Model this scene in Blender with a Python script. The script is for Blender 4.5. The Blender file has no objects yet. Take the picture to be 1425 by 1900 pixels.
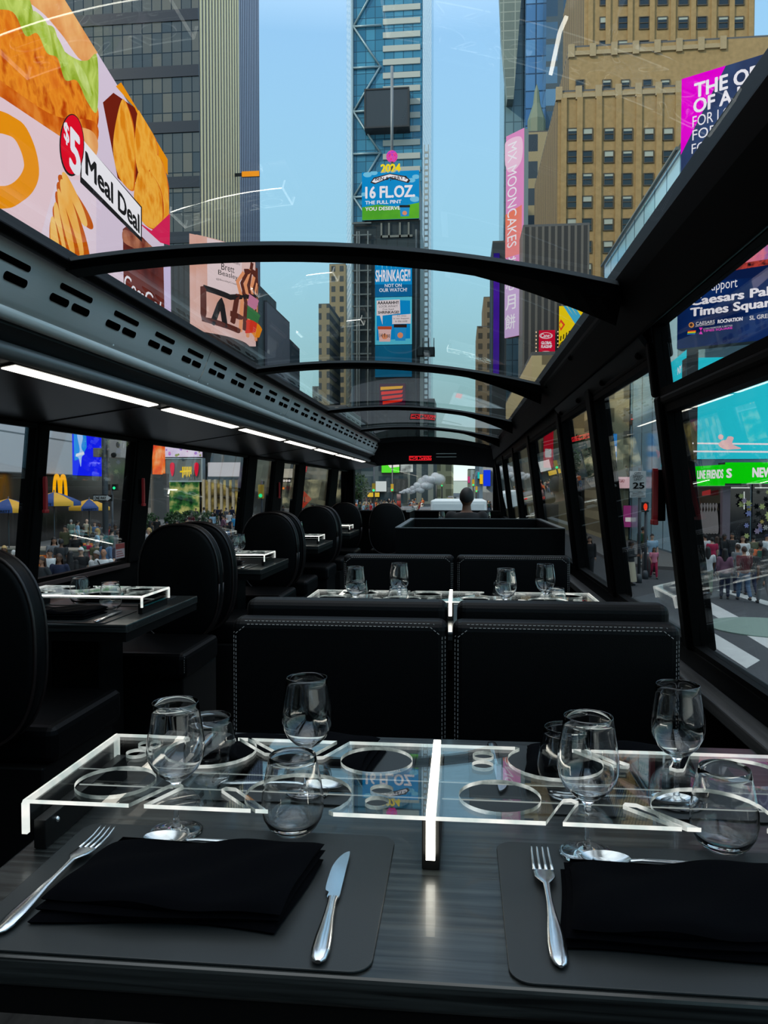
import bpy, bmesh, math, random
from mathutils import Vector, Matrix, Quaternion
random.seed(7)
SC = bpy.context.scene
COL = SC.collection
PI = math.pi

# ------------------------------------------------------------------ camera, sky, sun, exposure
FPX = 1427.0                       # focal length in pixels of a 1425 x 1900 frame
YAW = math.atan(142 / FPX)
PITCH = math.atan(45 / FPX)
EYE = Vector((0, 0, 1.22))
cam_d = bpy.data.cameras.new('camera')
cam = bpy.data.objects.new('camera', cam_d); COL.objects.link(cam)
cam.location = EYE
cam.rotation_euler = (PI / 2 - PITCH, 0, YAW)
cam_d.sensor_fit = 'VERTICAL'; cam_d.sensor_height = 36.0
cam_d.lens = 36.0 * FPX / 1900
cam_d.clip_start = 0.02; cam_d.clip_end = 3000
SC.camera = cam
SC.view_settings.view_transform = 'Standard'; SC.view_settings.look = 'None'
SC.view_settings.exposure = 0.0; SC.view_settings.gamma = 1.0
SC.view_settings.use_curve_mapping = False
SC.cycles.use_denoising = True
SC.cycles.max_bounces = 14; SC.cycles.diffuse_bounces = 3; SC.cycles.glossy_bounces = 5
SC.cycles.transmission_bounces = 12; SC.cycles.transparent_max_bounces = 40
SC.cycles.caustics_reflective = False; SC.cycles.caustics_refractive = False
SC.cycles.sample_clamp_indirect = 4.0

def lin(c):
    return tuple((v / 12.92 if v <= 0.04045 else ((v + 0.055) / 1.055) ** 2.4) for v in c)
def rgb(r, g, b):
    return lin((r / 255, g / 255, b / 255)) + (1.0,)

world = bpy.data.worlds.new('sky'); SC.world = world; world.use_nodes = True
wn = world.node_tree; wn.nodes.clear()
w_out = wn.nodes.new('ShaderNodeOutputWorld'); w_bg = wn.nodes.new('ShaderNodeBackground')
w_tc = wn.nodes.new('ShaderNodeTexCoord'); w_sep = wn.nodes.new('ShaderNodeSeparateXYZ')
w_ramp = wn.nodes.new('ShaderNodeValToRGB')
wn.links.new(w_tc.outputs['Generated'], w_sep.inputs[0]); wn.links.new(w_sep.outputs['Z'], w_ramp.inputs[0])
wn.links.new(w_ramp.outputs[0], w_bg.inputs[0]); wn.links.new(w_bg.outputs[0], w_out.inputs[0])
for i, (p, c) in enumerate([(0.0, rgb(196, 202, 199)), (0.10, rgb(146, 184, 186)), (0.28, rgb(132, 174, 192)), (0.50, rgb(122, 160, 192)), (0.66, rgb(196, 214, 236)), (1.0, rgb(255, 255, 255))]):  # upper stops lie out of view, brightened to lift the street's ambient light
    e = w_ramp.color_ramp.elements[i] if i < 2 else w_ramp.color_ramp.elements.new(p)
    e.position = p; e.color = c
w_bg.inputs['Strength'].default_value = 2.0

sun_d = bpy.data.lights.new('sun', 'SUN'); sun_d.energy = 3.0; sun_d.angle = math.radians(1.0); sun_d.color = (1.0, 0.84, 0.62)
sun = bpy.data.objects.new('sun', sun_d); COL.objects.link(sun)
sun.rotation_euler = (math.radians(58), 0, math.radians(-49))   # low sun from the west, over the left facades

# ------------------------------------------------------------------ pixel helpers (photograph 1425 x 1900)
CF = Vector((-math.sin(YAW) * math.cos(PITCH), math.cos(YAW) * math.cos(PITCH), -math.sin(PITCH)))
CR = Vector((math.cos(YAW), math.sin(YAW), 0))
CU = CR.cross(CF)
def ray(x, y): return CF * FPX + CR * (x - 712.5) + CU * (950 - y)
def PY(x, y, Y):
    d = ray(x, y); return EYE + d * (Y / d.y)
def PZ(x, y, z):
    d = ray(x, y); return EYE + d * ((z - EYE.z) / d.z)

# ------------------------------------------------------------------ materials
MATS = {}
def new_mat(name):
    m = bpy.data.materials.new(name); m.use_nodes = True
    nt = m.node_tree
    return m, nt, nt.nodes['Principled BSDF']
def mat(name, col, rough=0.5, metal=0.0, emit=0.0, spec=0.5, bump=0.0, scale=60.0, vary=0.0, coat=0.0, stretch=None):
    """plain or gently noisy principled material; emit is emission strength of the same colour"""
    if name in MATS: return MATS[name]
    m, nt, b = new_mat(name)
    c = col if len(col) == 4 else rgb(*col)
    b.inputs['Base Color'].default_value = c
    b.inputs['Roughness'].default_value = rough; b.inputs['Metallic'].default_value = metal
    b.inputs['Specular IOR Level'].default_value = spec
    b.inputs['Coat Weight'].default_value = coat
    if bump or vary:
        tc = nt.nodes.new('ShaderNodeTexCoord'); no = nt.nodes.new('ShaderNodeTexNoise')
        no.inputs['Scale'].default_value = scale; no.inputs['Detail'].default_value = 4
        src = tc.outputs['Object']
        if stretch:
            mp = nt.nodes.new('ShaderNodeMapping'); mp.inputs['Scale'].default_value = stretch
            nt.links.new(src, mp.inputs[0]); src = mp.outputs[0]
        nt.links.new(src, no.inputs['Vector'])
        if bump:
            bp = nt.nodes.new('ShaderNodeBump'); bp.inputs['Strength'].default_value = bump; bp.inputs['Distance'].default_value = 0.004
            nt.links.new(no.outputs['Fac'], bp.inputs['Height']); nt.links.new(bp.outputs[0], b.inputs['Normal'])
        if vary:
            mx = nt.nodes.new('ShaderNodeMix'); mx.data_type = 'RGBA'
            mx.inputs[6].default_value = tuple(v * (1 - vary) for v in c[:3]) + (1,)
            mx.inputs[7].default_value = tuple(min(1, v * (1 + vary)) for v in c[:3]) + (1,)
            nt.links.new(no.outputs['Fac'], mx.inputs[0]); nt.links.new(mx.outputs[2], b.inputs['Base Color'])
    if emit:
        b.inputs['Emission Color'].default_value = c; b.inputs['Emission Strength'].default_value = emit
    MATS[name] = m; return m
def glow(name, c1, c2=None, strength=1.0, scale=3.0, dist=0.0, c3=None, stretch=None):
    """a lit screen or lamp face: pure emission, optionally a noise picture of two or three colours"""
    if name in MATS: return MATS[name]
    m = bpy.data.materials.new(name); m.use_nodes = True; nt = m.node_tree; nt.nodes.clear()
    o = nt.nodes.new('ShaderNodeOutputMaterial'); e = nt.nodes.new('ShaderNodeEmission')
    e.inputs[0].default_value = c1 if len(c1) == 4 else rgb(*c1); e.inputs[1].default_value = strength
    nt.links.new(e.outputs[0], o.inputs[0])
    if c2:
        tc = nt.nodes.new('ShaderNodeTexCoord'); no = nt.nodes.new('ShaderNodeTexNoise'); rp = nt.nodes.new('ShaderNodeValToRGB')
        no.inputs['Scale'].default_value = scale; no.inputs['Detail'].default_value = 5; no.inputs['Distortion'].default_value = dist
        src = tc.outputs['Object']
        if stretch:
            mp = nt.nodes.new('ShaderNodeMapping'); mp.inputs['Scale'].default_value = stretch
            nt.links.new(src, mp.inputs[0]); src = mp.outputs[0]
        nt.links.new(src, no.inputs['Vector']); nt.links.new(no.outputs['Fac'], rp.inputs[0]); nt.links.new(rp.outputs[0], e.inputs[0])
        els = rp.color_ramp.elements
        els[0].position = 0.36; els[0].color = rgb(*c1); els[1].position = 0.64; els[1].color = rgb(*c2)
        if c3:
            n = els.new(0.5); n.color = rgb(*c2); els[2].color = rgb(*c3)
    MATS[name] = m; return m
def pane_mat(name, tint, refl=1.0, rough=0.0, ior=1.45):
    """clear sheet glass: light passes straight through, Fresnel reflection on top"""
    if name in MATS: return MATS[name]
    m = bpy.data.materials.new(name); m.use_nodes = True; nt = m.node_tree; nt.nodes.clear()
    o = nt.nodes.new('ShaderNodeOutputMaterial'); mx = nt.nodes.new('ShaderNodeMixShader')
    tr = nt.nodes.new('ShaderNodeBsdfTransparent'); gl = nt.nodes.new('ShaderNodeBsdfGlossy'); fr = nt.nodes.new('ShaderNodeFresnel')
    ge = nt.nodes.new('ShaderNodeNewGeometry'); im = nt.nodes.new('ShaderNodeMix')      # same reflection from both sides of the sheet
    im.inputs[2].default_value = ior; im.inputs[3].default_value = 1 / ior
    nt.links.new(ge.outputs['Backfacing'], im.inputs[0]); nt.links.new(im.outputs[0], fr.inputs['IOR'])
    tr.inputs[0].default_value = tuple(tint) + (1,); gl.inputs['Color'].default_value = (refl, refl, refl, 1); gl.inputs['Roughness'].default_value = rough
    nt.links.new(fr.outputs[0], mx.inputs[0]); nt.links.new(tr.outputs[0], mx.inputs[1]); nt.links.new(gl.outputs[0], mx.inputs[2])
    nt.links.new(mx.outputs[0], o.inputs[0])
    MATS[name] = m; return m
def wood_mat(name, c1, c2, scale=1.0, axis=0, rough=0.3, coat=0.0):
    if name in MATS: return MATS[name]
    m, nt, b = new_mat(name)
    tc = nt.nodes.new('ShaderNodeTexCoord'); mp = nt.nodes.new('ShaderNodeMapping')
    s = [60 * scale] * 3; s[axis] = 2.0 * scale
    mp.inputs['Scale'].default_value = s
    no = nt.nodes.new('ShaderNodeTexNoise'); no.inputs['Scale'].default_value = 2.0; no.inputs['Detail'].default_value = 6; no.inputs['Distortion'].default_value = 0.6
    rp = nt.nodes.new('ShaderNodeValToRGB'); rp.color_ramp.elements[0].position = 0.35; rp.color_ramp.elements[1].position = 0.68
    rp.color_ramp.elements[0].color = rgb(*c1); rp.color_ramp.elements[1].color = rgb(*c2)
    bp = nt.nodes.new('ShaderNodeBump'); bp.inputs['Strength'].default_value = 0.25; bp.inputs['Distance'].default_value = 0.001
    L = nt.links.new
    L(tc.outputs['Object'], mp.inputs[0]); L(mp.outputs[0], no.inputs['Vector']); L(no.outputs['Fac'], rp.inputs[0]); L(rp.outputs[0], b.inputs['Base Color'])
    L(no.outputs['Fac'], bp.inputs['Height']); L(bp.outputs[0], b.inputs['Normal'])
    b.inputs['Roughness'].default_value = rough; b.inputs['Coat Weight'].default_value = coat
    MATS[name] = m; return m

# ------------------------------------------------------------------ mesh builder
class MB:
    def __init__(s): s.v = []; s.f = []; s.m = []; s.sm = []
    def add(s, vs, fs, mi=0, smooth=False):
        o = len(s.v); s.v += [tuple(v) for v in vs]
        for f in fs: s.f.append([i + o for i in f]); s.m.append(mi); s.sm.append(smooth)
        return s
    def box(s, x0, x1, y0, y1, z0, z1, mi=0):
        vs = [(x, y, z) for z in (z0, z1) for y in (y0, y1) for x in (x0, x1)]
        return s.add(vs, [(0, 2, 3, 1), (4, 5, 7, 6), (0, 1, 5, 4), (2, 6, 7, 3), (0, 4, 6, 2), (1, 3, 7, 5)], mi)
    def hexa(s, b, t, mi=0):
        """b, t: four bottom and four top corners (counter-clockwise)"""
        return s.add(list(b) + list(t), [(3, 2, 1, 0), (4, 5, 6, 7), (0, 1, 5, 4), (1, 2, 6, 5), (2, 3, 7, 6), (3, 0, 4, 7)], mi)
    def prism(s, poly, a0, a1, axis='y', mi=0, mside=None, smooth=False):
        """poly in the plane normal to axis, extruded from a0 to a1"""
        def pt(p, a):
            return (a, p[0], p[1]) if axis == 'x' else ((p[0], a, p[1]) if axis == 'y' else (p[0], p[1], a))
        n = len(poly); vs = [pt(p, a0) for p in poly] + [pt(p, a1) for p in poly]
        o = len(s.v); s.v += vs
        s.f.append([o + i for i in range(n)]); s.m.append(mi); s.sm.append(False)
        s.f.append([o + n + i for i in reversed(range(n))]); s.m.append(mi); s.sm.append(False)
        for i in range(n):
            j = (i + 1) % n
            s.f.append([o + j, o + i, o + n + i, o + n + j]); s.m.append(mi if mside is None else mside); s.sm.append(smooth)
        return s
    def lathe(s, prof, n=24, c=(0, 0, 0), mi=0, smooth=True, closed=False):
        o = len(s.v)
        for r, z in prof:
            for k in range(n):
                a = 2 * PI * k / n; s.v.append((c[0] + r * math.cos(a), c[1] + r * math.sin(a), c[2] + z))
        m = len(prof)
        for i in range(m if closed else m - 1):
            i2 = (i + 1) % m
            for k in range(n):
                k2 = (k + 1) % n
                s.f.append([o + i * n + k, o + i * n + k2, o + i2 * n + k2, o + i2 * n + k]); s.m.append(mi); s.sm.append(smooth)
        return s
    def tube(s, pts, r, n=8, mi=0, smooth=True, cap=True, up=None):
        pts = [Vector(p) for p in pts]; rs = r if isinstance(r, (list, tuple)) else [r] * len(pts)
        o = len(s.v); prev = None
        for i, p in enumerate(pts):
            t = (pts[min(i + 1, len(pts) - 1)] - pts[max(i - 1, 0)]).normalized()
            if prev is None:
                a = Vector(up) if up else (Vector((0, 0, 1)) if abs(t.z) < 0.9 else Vector((1, 0, 0)))
            else: a = prev
            a = (a - t * a.dot(t)).normalized(); prev = a; b = t.cross(a)
            for k in range(n):
                w = 2 * PI * k / n; s.v.append(tuple(p + (a * math.cos(w) + b * math.sin(w)) * rs[i]))
        for i in range(len(pts) - 1):
            for k in range(n):
                k2 = (k + 1) % n
                s.f.append([o + i * n + k, o + i * n + k2, o + (i + 1) * n + k2, o + (i + 1) * n + k]); s.m.append(mi); s.sm.append(smooth)
        if cap:
            s.f.append([o + k for k in reversed(range(n))]); s.m.append(mi); s.sm.append(False)
            e = o + (len(pts) - 1) * n
            s.f.append([e + k for k in range(n)]); s.m.append(mi); s.sm.append(False)
        return s
    def strip(s, rows, mi=0, smooth=True, close=False):
        """rows of equally many points joined into a skin"""
        o = len(s.v); n = len(rows[0])
        for r in rows: s.v += [tuple(p) for p in r]
        for i in range(len(rows) - 1):
            for k in range(n if close else n - 1):
                k2 = (k + 1) % n
                s.f.append([o + i * n + k, o + i * n + k2, o + (i + 1) * n + k2, o + (i + 1) * n + k]); s.m.append(mi); s.sm.append(smooth)
        return s
    def ball(s, c, r, n=12, m=8, mi=0):
        rx, ry, rz = (r, r, r) if not isinstance(r, (tuple, list)) else r
        rows = []
        for i in range(m + 1):
            th = PI * i / m
            rows.append([(c[0] + rx * math.sin(th) * math.cos(2 * PI * k / n), c[1] + ry * math.sin(th) * math.sin(2 * PI * k / n), c[2] - rz * math.cos(th)) for k in range(n)])
        return s.strip(rows, mi, True, True)
    def mesh(s, name, mats):
        me = bpy.data.meshes.new(name); me.from_pydata(s.v, [], s.f)
        for m in (mats if isinstance(mats, (list, tuple)) else [mats]): me.materials.append(m)
        me.polygons.foreach_set('material_index', s.m); me.polygons.foreach_set('use_smooth', s.sm)
        me.update(); return me
    def build(s, name, mats, parent=None, loc=None, rot=None, bevel=0.0, seg=2, fix=False):
        me = s.mesh(name, mats)
        if fix:
            bm = bmesh.new(); bm.from_mesh(me); bmesh.ops.remove_doubles(bm, verts=bm.verts, dist=1e-5)
            bmesh.ops.recalc_face_normals(bm, faces=bm.faces); bm.to_mesh(me); bm.free()
        o = bpy.data.objects.new(name, me); COL.objects.link(o)
        if parent: o.parent = parent
        if loc is not None: o.location = loc
        if rot is not None: o.rotation_euler = rot
        if bevel:
            md = o.modifiers.new('bevel', 'BEVEL'); md.width = bevel; md.segments = seg; md.limit_method = 'ANGLE'; md.angle_limit = 0.7
        return o

def tag(o, label, cat, group=None, kind=None):
    o['label'] = label; o['category'] = cat
    if group: o['group'] = group
    if kind: o['kind'] = kind
    return o
def struct(o, label, cat):
    return tag(o, label, cat, None, 'structure')
def empty(name, loc=(0, 0, 0), rz=0.0):
    o = bpy.data.objects.new(name, None); COL.objects.link(o); o.location = loc; o.rotation_euler = (0, 0, rz); o.empty_display_size = 0.1
    return o
def kids(o): return [c for c in bpy.data.objects if c.parent == o]
def copy_tree(o, parent=None, depth=0):
    c = o.copy(); COL.objects.link(c)
    if parent: c.parent = parent
    for ch in KID.get(o.name, None) or kids(o): copy_tree(ch, c)
    return c
KID = {}
def remember(o):
    """cache the children of a prototype so copying stays quick"""
    KID[o.name] = kids(o)
    for c in KID[o.name]: remember(c)
    return o

def smooth_closed(pts, n=6):
    """closed Catmull-Rom curve through 2-D points"""
    out = []; m = len(pts)
    for i in range(m):
        p0, p1, p2, p3 = pts[i - 1], pts[i], pts[(i + 1) % m], pts[(i + 2) % m]
        for k in range(n):
            t = k / n
            out.append(tuple(0.5 * ((2 * p1[j]) + (-p0[j] + p2[j]) * t + (2 * p0[j] - 5 * p1[j] + 4 * p2[j] - p3[j]) * t * t + (-p0[j] + 3 * p1[j] - 3 * p2[j] + p3[j]) * t ** 3) for j in (0, 1)))
    return out
def rrect(x0, x1, y0, y1, r, n=6):
    out = []
    for cx, cy, a in ((x1 - r, y1 - r, 0), (x0 + r, y1 - r, 1), (x0 + r, y0 + r, 2), (x1 - r, y0 + r, 3)):
        for k in range(n + 1):
            w = (a + k / n) * PI / 2; out.append((cx + r * math.cos(w), cy + r * math.sin(w)))
    return out
def circle(cx, cy, r, n=24, ry=None):
    return [(cx + r * math.cos(2 * PI * k / n), cy + (ry or r) * math.sin(2 * PI * k / n)) for k in range(n)]
# ------------------------------------------------------------------ materials of the bus
BLACK = mat('black painted metal', (0.0010, 0.0010, 0.0011, 1), 0.5, 0, 0, 0.06)
MATTE = mat('matte black lining', (0.0012, 0.0012, 0.0013, 1), 0.8, 0, 0, 0.08)
STEEL = mat('brushed steel', (238, 236, 231), 0.40, 0.15, bump=0.02, scale=40, vary=0.05, stretch=(1, 0.05, 30))
RUBBER = mat('black rubber gasket', (0.0012, 0.0012, 0.0012, 1), 0.6, 0, 0, 0.06)
CEIL = mat('charcoal ceiling laminate', (58, 58, 58), 0.28, 0, 0, 0.5)
LEATHER = mat('black leather', (0.0007, 0.0009, 0.0013, 1), 0.48, 0, 0, 0.15, bump=0.12, scale=420)
STITCH = mat('pale grey stitching', (150, 150, 148), 0.8)
FLOORM = wood_mat('grey wood plank floor', (20, 20, 19), (44, 44, 42), 0.4, 1, 0.55)
TABLEW = wood_mat('black stained oak', (17, 19, 19), (54, 58, 57), 1.0, 0, 0.30, 0.15)
LEDGEW = wood_mat('dark grey laminate', (60, 60, 60), (92, 92, 92), 0.8, 1, 0.4)
GLASS_W = pane_mat('window glass', (0.97, 0.985, 0.98))
GLASS_R = pane_mat('curved roof glass', (0.90, 0.945, 0.945))
LED = glow('white light strip', (255, 250, 235), strength=2.6)
REDLED = glow('red display dots', (255, 40, 50), strength=1.1)
PINKTRIM = mat('dusty aluminium sill', (120, 100, 98), 0.4, 0.6)

# bus cross-section: X to the right, Y forwards, Z up, floor at Z = 0
YB, YF = -1.7, 12.0
def xr(z): return 0.606 - (z - 0.8) * 0.125          # leaning right-hand wall
def xl(z): return -1.82 + (z - 0.8) * 0.10           # leaning left-hand wall
def roofz(x): return 1.83 + 0.054 * (x + 1.05) - 0.131 * (x + 1.05) * (x + 0.55)

struct(MB().box(-1.86, 0.66, YB, YF, -0.06, 0).build('floor', FLOORM), 'grey wood plank floor of the bus deck', 'floor')
struct(MB().box(-1.84, 0.64, YB - 0.06, YB, 0, 1.95).build('wall_rear', MATTE), 'black rear wall of the bus deck behind the viewer', 'wall')

def leaning(b, f, y0, y1, z0, z1, t, out, mi=0):
    """a slab on a leaning side wall between y0..y1, z0..z1, t thick towards the outside"""
    b.hexa([(f(z0), y0, z0), (f(z0) + out * t, y0, z0), (f(z0) + out * t, y1, z0), (f(z0), y1, z0)],
           [(f(z1), y0, z1), (f(z1) + out * t, y0, z1), (f(z1) + out * t, y1, z1), (f(z1), y1, z1)], mi)

WIN_N = [0]
def window(f, out, y0, y1, z0, z1, label, sill=None):
    WIN_N[0] += 1
    o = empty('window_%d' % WIN_N[0], (f(z0), (y0 + y1) / 2, z0)); struct(o, label, 'window')
    fr = MB(); w = 0.018; l = o.location
    for a in ((y0, y0 + w, z0, z1), (y1 - w, y1, z0, z1), (y0 + w, y1 - w, z0, z0 + w), (y0 + w, y1 - w, z1 - w, z1)):
        leaning(fr, lambda z: f(z) - out * 0.012, a[0], a[1], a[2], a[3], 0.03, out)
    def shift(mb): mb.v = [(x - l.x, y - l.y, z - l.z) for x, y, z in mb.v]; return mb
    shift(fr).build('frame', RUBBER, o)
    p = MB(); leaning(p, lambda z: f(z) + out * 0.004, y0 + w, y1 - w, z0 + w, z1 - w, 0.004, out)
    shift(p).build('pane', GLASS_W, o)
    if sill:
        s = MB(); leaning(s, lambda z: f(z) - out * 0.03, y0, y1, z0 - 0.02, z0, 0.03, out); shift(s).build('sill', sill, o)
    return o

# ---- left-hand wall and its windows
ZL0, ZL1 = 0.81, 1.485
LW = [(-1.2, 0.9), (1.1, 3.04), (3.11, 4.02), (4.22, 6.2), (6.48, 7.14), (7.5, 8.2), (8.56, 10.3), (10.9, 11.9)]
wl = MB()
leaning(wl, lambda z: -1.82, YB, YF, 0, ZL0, 0.05, -1)
leaning(wl, xl, YB, YF, ZL1, 1.80, 0.05, -1)
e = YB
for a, b_ in LW + [(YF, YF)]:
    if a > e: leaning(wl, lambda z: xl(z) + 0.02, e, a, ZL0, ZL1, 0.07, -1)
    e = b_
struct(wl.build('wall_left', MATTE, bevel=0.006), 'black left wall of the bus with upright window posts', 'wall')
names = ['behind the nearest chair', 'beside the nearest round chair', 'over the first small table, umbrella cart outside', 'wide one behind the first round chair, lit shop fronts outside',
         'narrow one after the wide shop front window', 'second narrow one, red light outside', 'with an orange road sign outside', 'last one before the windscreen']
for (a, b_), n in zip(LW, names): window(xl, -1, a, b_, ZL0, ZL1, 'left side window pane ' + n, PINKTRIM)

# ---- right-hand wall
ZR0 = 0.80
RW = [(-1.2, 2.03, 1.43), (2.08, 3.0, 1.565), (3.10, 3.95, 1.565), (4.05, 5.7, 1.565), (5.85, 7.4, 1.565), (7.55, 9.2, 1.565), (9.35, 11.0, 1.565), (11.15, 11.85, 1.565)]
wr = MB()
wr.box(0.61, 0.66, YB, YF, 0, ZR0)
e = YB
for a, b_, zt in RW + [(YF, YF, 1.565)]:
    if a > e: leaning(wr, lambda z: xr(z) - 0.025, e, a, ZR0, 1.455 if e < 2.1 else 1.60, 0.075, 1)
    e = b_
leaning(wr, lambda z: xr(z) - 0.02, YB, 2.08, 1.43, 1.455, 0.06, 1)
leaning(wr, lambda z: xr(z) - 0.025, 2.065, 2.10, 1.456, 1.60, 0.055, 1)
leaning(wr, lambda z: xr(z) - 0.012, 2.10, YF, 1.566, 1.78, 0.06, 1)
struct(wr.build('wall_right', BLACK, bevel=0.008), 'black right wall of the bus with leaning window posts', 'wall')
names = ['largest and nearest one, green shop sign outside', 'narrow one with the speed limit sign outside', 'thin one behind the second table', 'beside the stairwell box', 'ahead of the stairwell box', 'near the driver end', 'second from the windscreen corner', 'front one at the windscreen corner']
for (a, b_, zt), n in zip(RW, names): window(xr, 1, a, b_, ZR0, zt, 'right side window pane ' + n)
window(xr, 1, -1.2, 2.06, 1.456, 1.652, 'slim upper right window pane between two black rails')
struct(MB().box(0.545, 0.618, YB, YF, 0.725, 0.755).build('trim_1', LEDGEW, bevel=0.004), 'grey laminate ledge along the right wall under the windows', 'ledge')
struct(MB().box(0.592, 0.612, YB, YF, 0.755, ZR0 + .004).build('trim_2', BLACK, bevel=0.003), 'black strip under the right side windows', 'trim')

# ---- rails carrying the glass roof
rr = MB().prism([(0.385, 1.742), (0.40, 1.70), (0.452, 1.612), (0.460, 1.612), (0.505, 1.657), (0.56, 1.70), (0.56, 1.82), (0.40, 1.80)], YB, YF, 'y')
struct(rr.build('trim_3', BLACK, bevel=0.006), 'heavy black rail along the right edge of the glass roof', 'rail')
struct(MB().prism([(0.43, 1.652), (0.445, 1.63), (0.47, 1.645), (0.455, 1.667)], YB, 1.95, 'y').build('trim_4', RUBBER, bevel=0.004), 'rounded black handrail strip on the right roof rail', 'rail')
pn = empty('trim_5', (0.45, 2.9, 1.65)); struct(pn, 'black sloping cover panel between roof and right windows, bolted', 'panel')
def off(mb, o): mb.v = [(x - o.location.x, y - o.location.y, z - o.location.z) for x, y, z in mb.v]; return mb
off(MB().prism([(0.392, 1.715), (0.502, 1.572), (0.512, 1.58), (0.402, 1.725)], 2.11, 3.95, 'y'), pn).build('panel', mat('satin black panel', (0.003, 0.003, 0.0034, 1), 0.4, 0, 0, 0.3), pn)
for i, (y, t) in enumerate([(2.2, .1), (2.2, .9), (2.75, .9), (3.3, .9), (3.85, .9), (2.9, .1), (3.7, .1)]):
    x, z = 0.392 + 0.11 * t, 1.715 - 0.143 * t
    off(MB().ball((x - .002, y, z - .002), 0.011, 10, 6), pn).build('bolt', RUBBER, pn)
rl = MB().prism([(-1.035, 1.822), (-1.05, 1.806), (-1.115, 1.826), (-1.14, 1.90), (-1.06, 1.865)], YB, 10.1, 'y')
struct(rl.build('trim_6', BLACK, bevel=0.005), 'black rail along the left edge of the glass roof', 'rail')
for k, Y in enumerate([1.985, 3.87, 5.99, 8.0]):
    bm_ = MB(); n = 28; xs = [-1.06 + (0.40 + 1.06) * i / n for i in range(n + 1)]
    rows = []
    for x in xs:
        z = roofz(x) - 0.004; g = 0.0
        if x > 0.02: g = 0.062 * ((x - 0.02) / 0.38) ** 1.2
        rows.append([(x, Y, z), (x, Y + 0.012, z - 0.020 - g * .3), (x, Y + 0.075, z - 0.022 - g), (x, Y + 0.085, z + 0.012), (x, Y + 0.01, z + 0.012)])
    bm_.strip(rows, 0, False, True)
    o = bm_.build('trim_%d' % (7 + k), BLACK)
    struct(o, ['nearest arched black roof beam across the glass ceiling', 'second arched roof beam under the glass ceiling', 'third arched roof beam under the glass ceiling', 'farthest thin arched roof beam before the front header'][k], 'roof beam')
    sl = MB(); sl.strip([[(x, Y - 0.006, roofz(x) + .004), (x, Y - 0.006, roofz(x) - .006), (x, Y, roofz(x) - .006)] for x in xs], 0, False)
    sl.build('seal', mat('grey seal strip', (92, 90, 90), 0.4), o)
YS = [-1.0, 1.985, 3.87, 5.99, 8.0, 10.0]
for k in range(5):
    b = MB(); y0, y1 = YS[k] + (0.0 if k == 0 else 0.10), YS[k + 1] + 0.02; n = 24
    b.strip([[(x, y0, roofz(x) + .010), (x, y1, roofz(x) + .010)] for x in [-1.075 + 1.475 * i / n for i in range(n + 1)]])
    WIN_N[0] += 1
    struct(b.build('window_%d' % WIN_N[0], GLASS_R), ['curved roof glass pane nearest the viewer', 'curved roof glass pane after the nearest beam', 'curved roof glass pane between second and third beams', 'curved roof glass pane between third and fourth beams', 'curved roof glass pane against the front header'][k], 'window')
b = MB(); n = 16
b.strip([[(x, YB, roofz(x) + .02), (x, -1.0, roofz(x) + .02)] for x in [-1.1 + 1.5 * i / n for i in range(n + 1)]])
struct(b.build('ceiling', MATTE), 'solid black roof panel behind the viewer', 'ceiling')

# ---- front header, windscreen
hd = empty('wall_front', (-0.6, YF, 0)); struct(hd, 'black front end of the bus with header and dash under the windscreen', 'wall')
n = 16; xs = [-1.86 + (0.52 + 1.86) * i / n for i in range(n + 1)]
b = MB(); b.strip([[(x, 10.0, roofz(max(x, -1.2)) - 0.03), (x, 10.0, roofz(max(x, -1.2)) + 0.03), (x, YF + .1, 1.86), (x, YF + .1, 1.60 - 0.05 * (x + .6) ** 2), (x, YF - 0.05, 1.585 - 0.05 * (x + .6) ** 2)] for x in xs], 0, False, True)
off(b, hd).build('header', MATTE, hd)
off(MB().box(-1.84, 0.62, 11.6, YF + .05, 0, 0.87), hd).build('dash', MATTE, hd)
off(MB().box(-1.86, -1.66, YF - .1, YF + .1, 0.87, 1.86), hd).build('corner_post', MATTE, hd)
off(MB().box(0.50, 0.66, YF - .1, YF + .1, 0.87, 1.86), hd).build('corner_post', MATTE, hd)
WIN_N[0] += 1
struct(MB().box(-1.66, 0.50, YF + .06, YF + .066, 0.87, 1.60).build('window_%d' % WIN_N[0], GLASS_W), 'wide windscreen pane at the front of the bus', 'window')
ds = empty('display_sign', tuple(PY(780, 850, 9.98))); tag(ds, 'small red dot display sign in the front header', 'display')
MB().box(-.155, .155, -.012, .01, -.038, .038).build('housing', MATTE, ds)
b = MB(); random.seed(3)
for i in range(26):
    for j in range(5):
        if random.random() < .62 or j in (0, 4): b.box(-.145 + i * .0112, -.145 + i * .0112 + .008, -.015, -.011, -.030 + j * .012, -.030 + j * .012 + .009)
b.build('dot_matrix', REDLED, ds)
b = empty('ceiling_slot_light', tuple(PY(828, 846, 9.98))); tag(b, 'pair of pale slim bars in the front header beside the red display', 'light')
for dz in (-.012, .03): MB().box(-.13, .13, -.01, .02, dz - .004, dz + .004).build('bar', mat('pale plastic bar', (120, 124, 120), 0.4), b)

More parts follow.
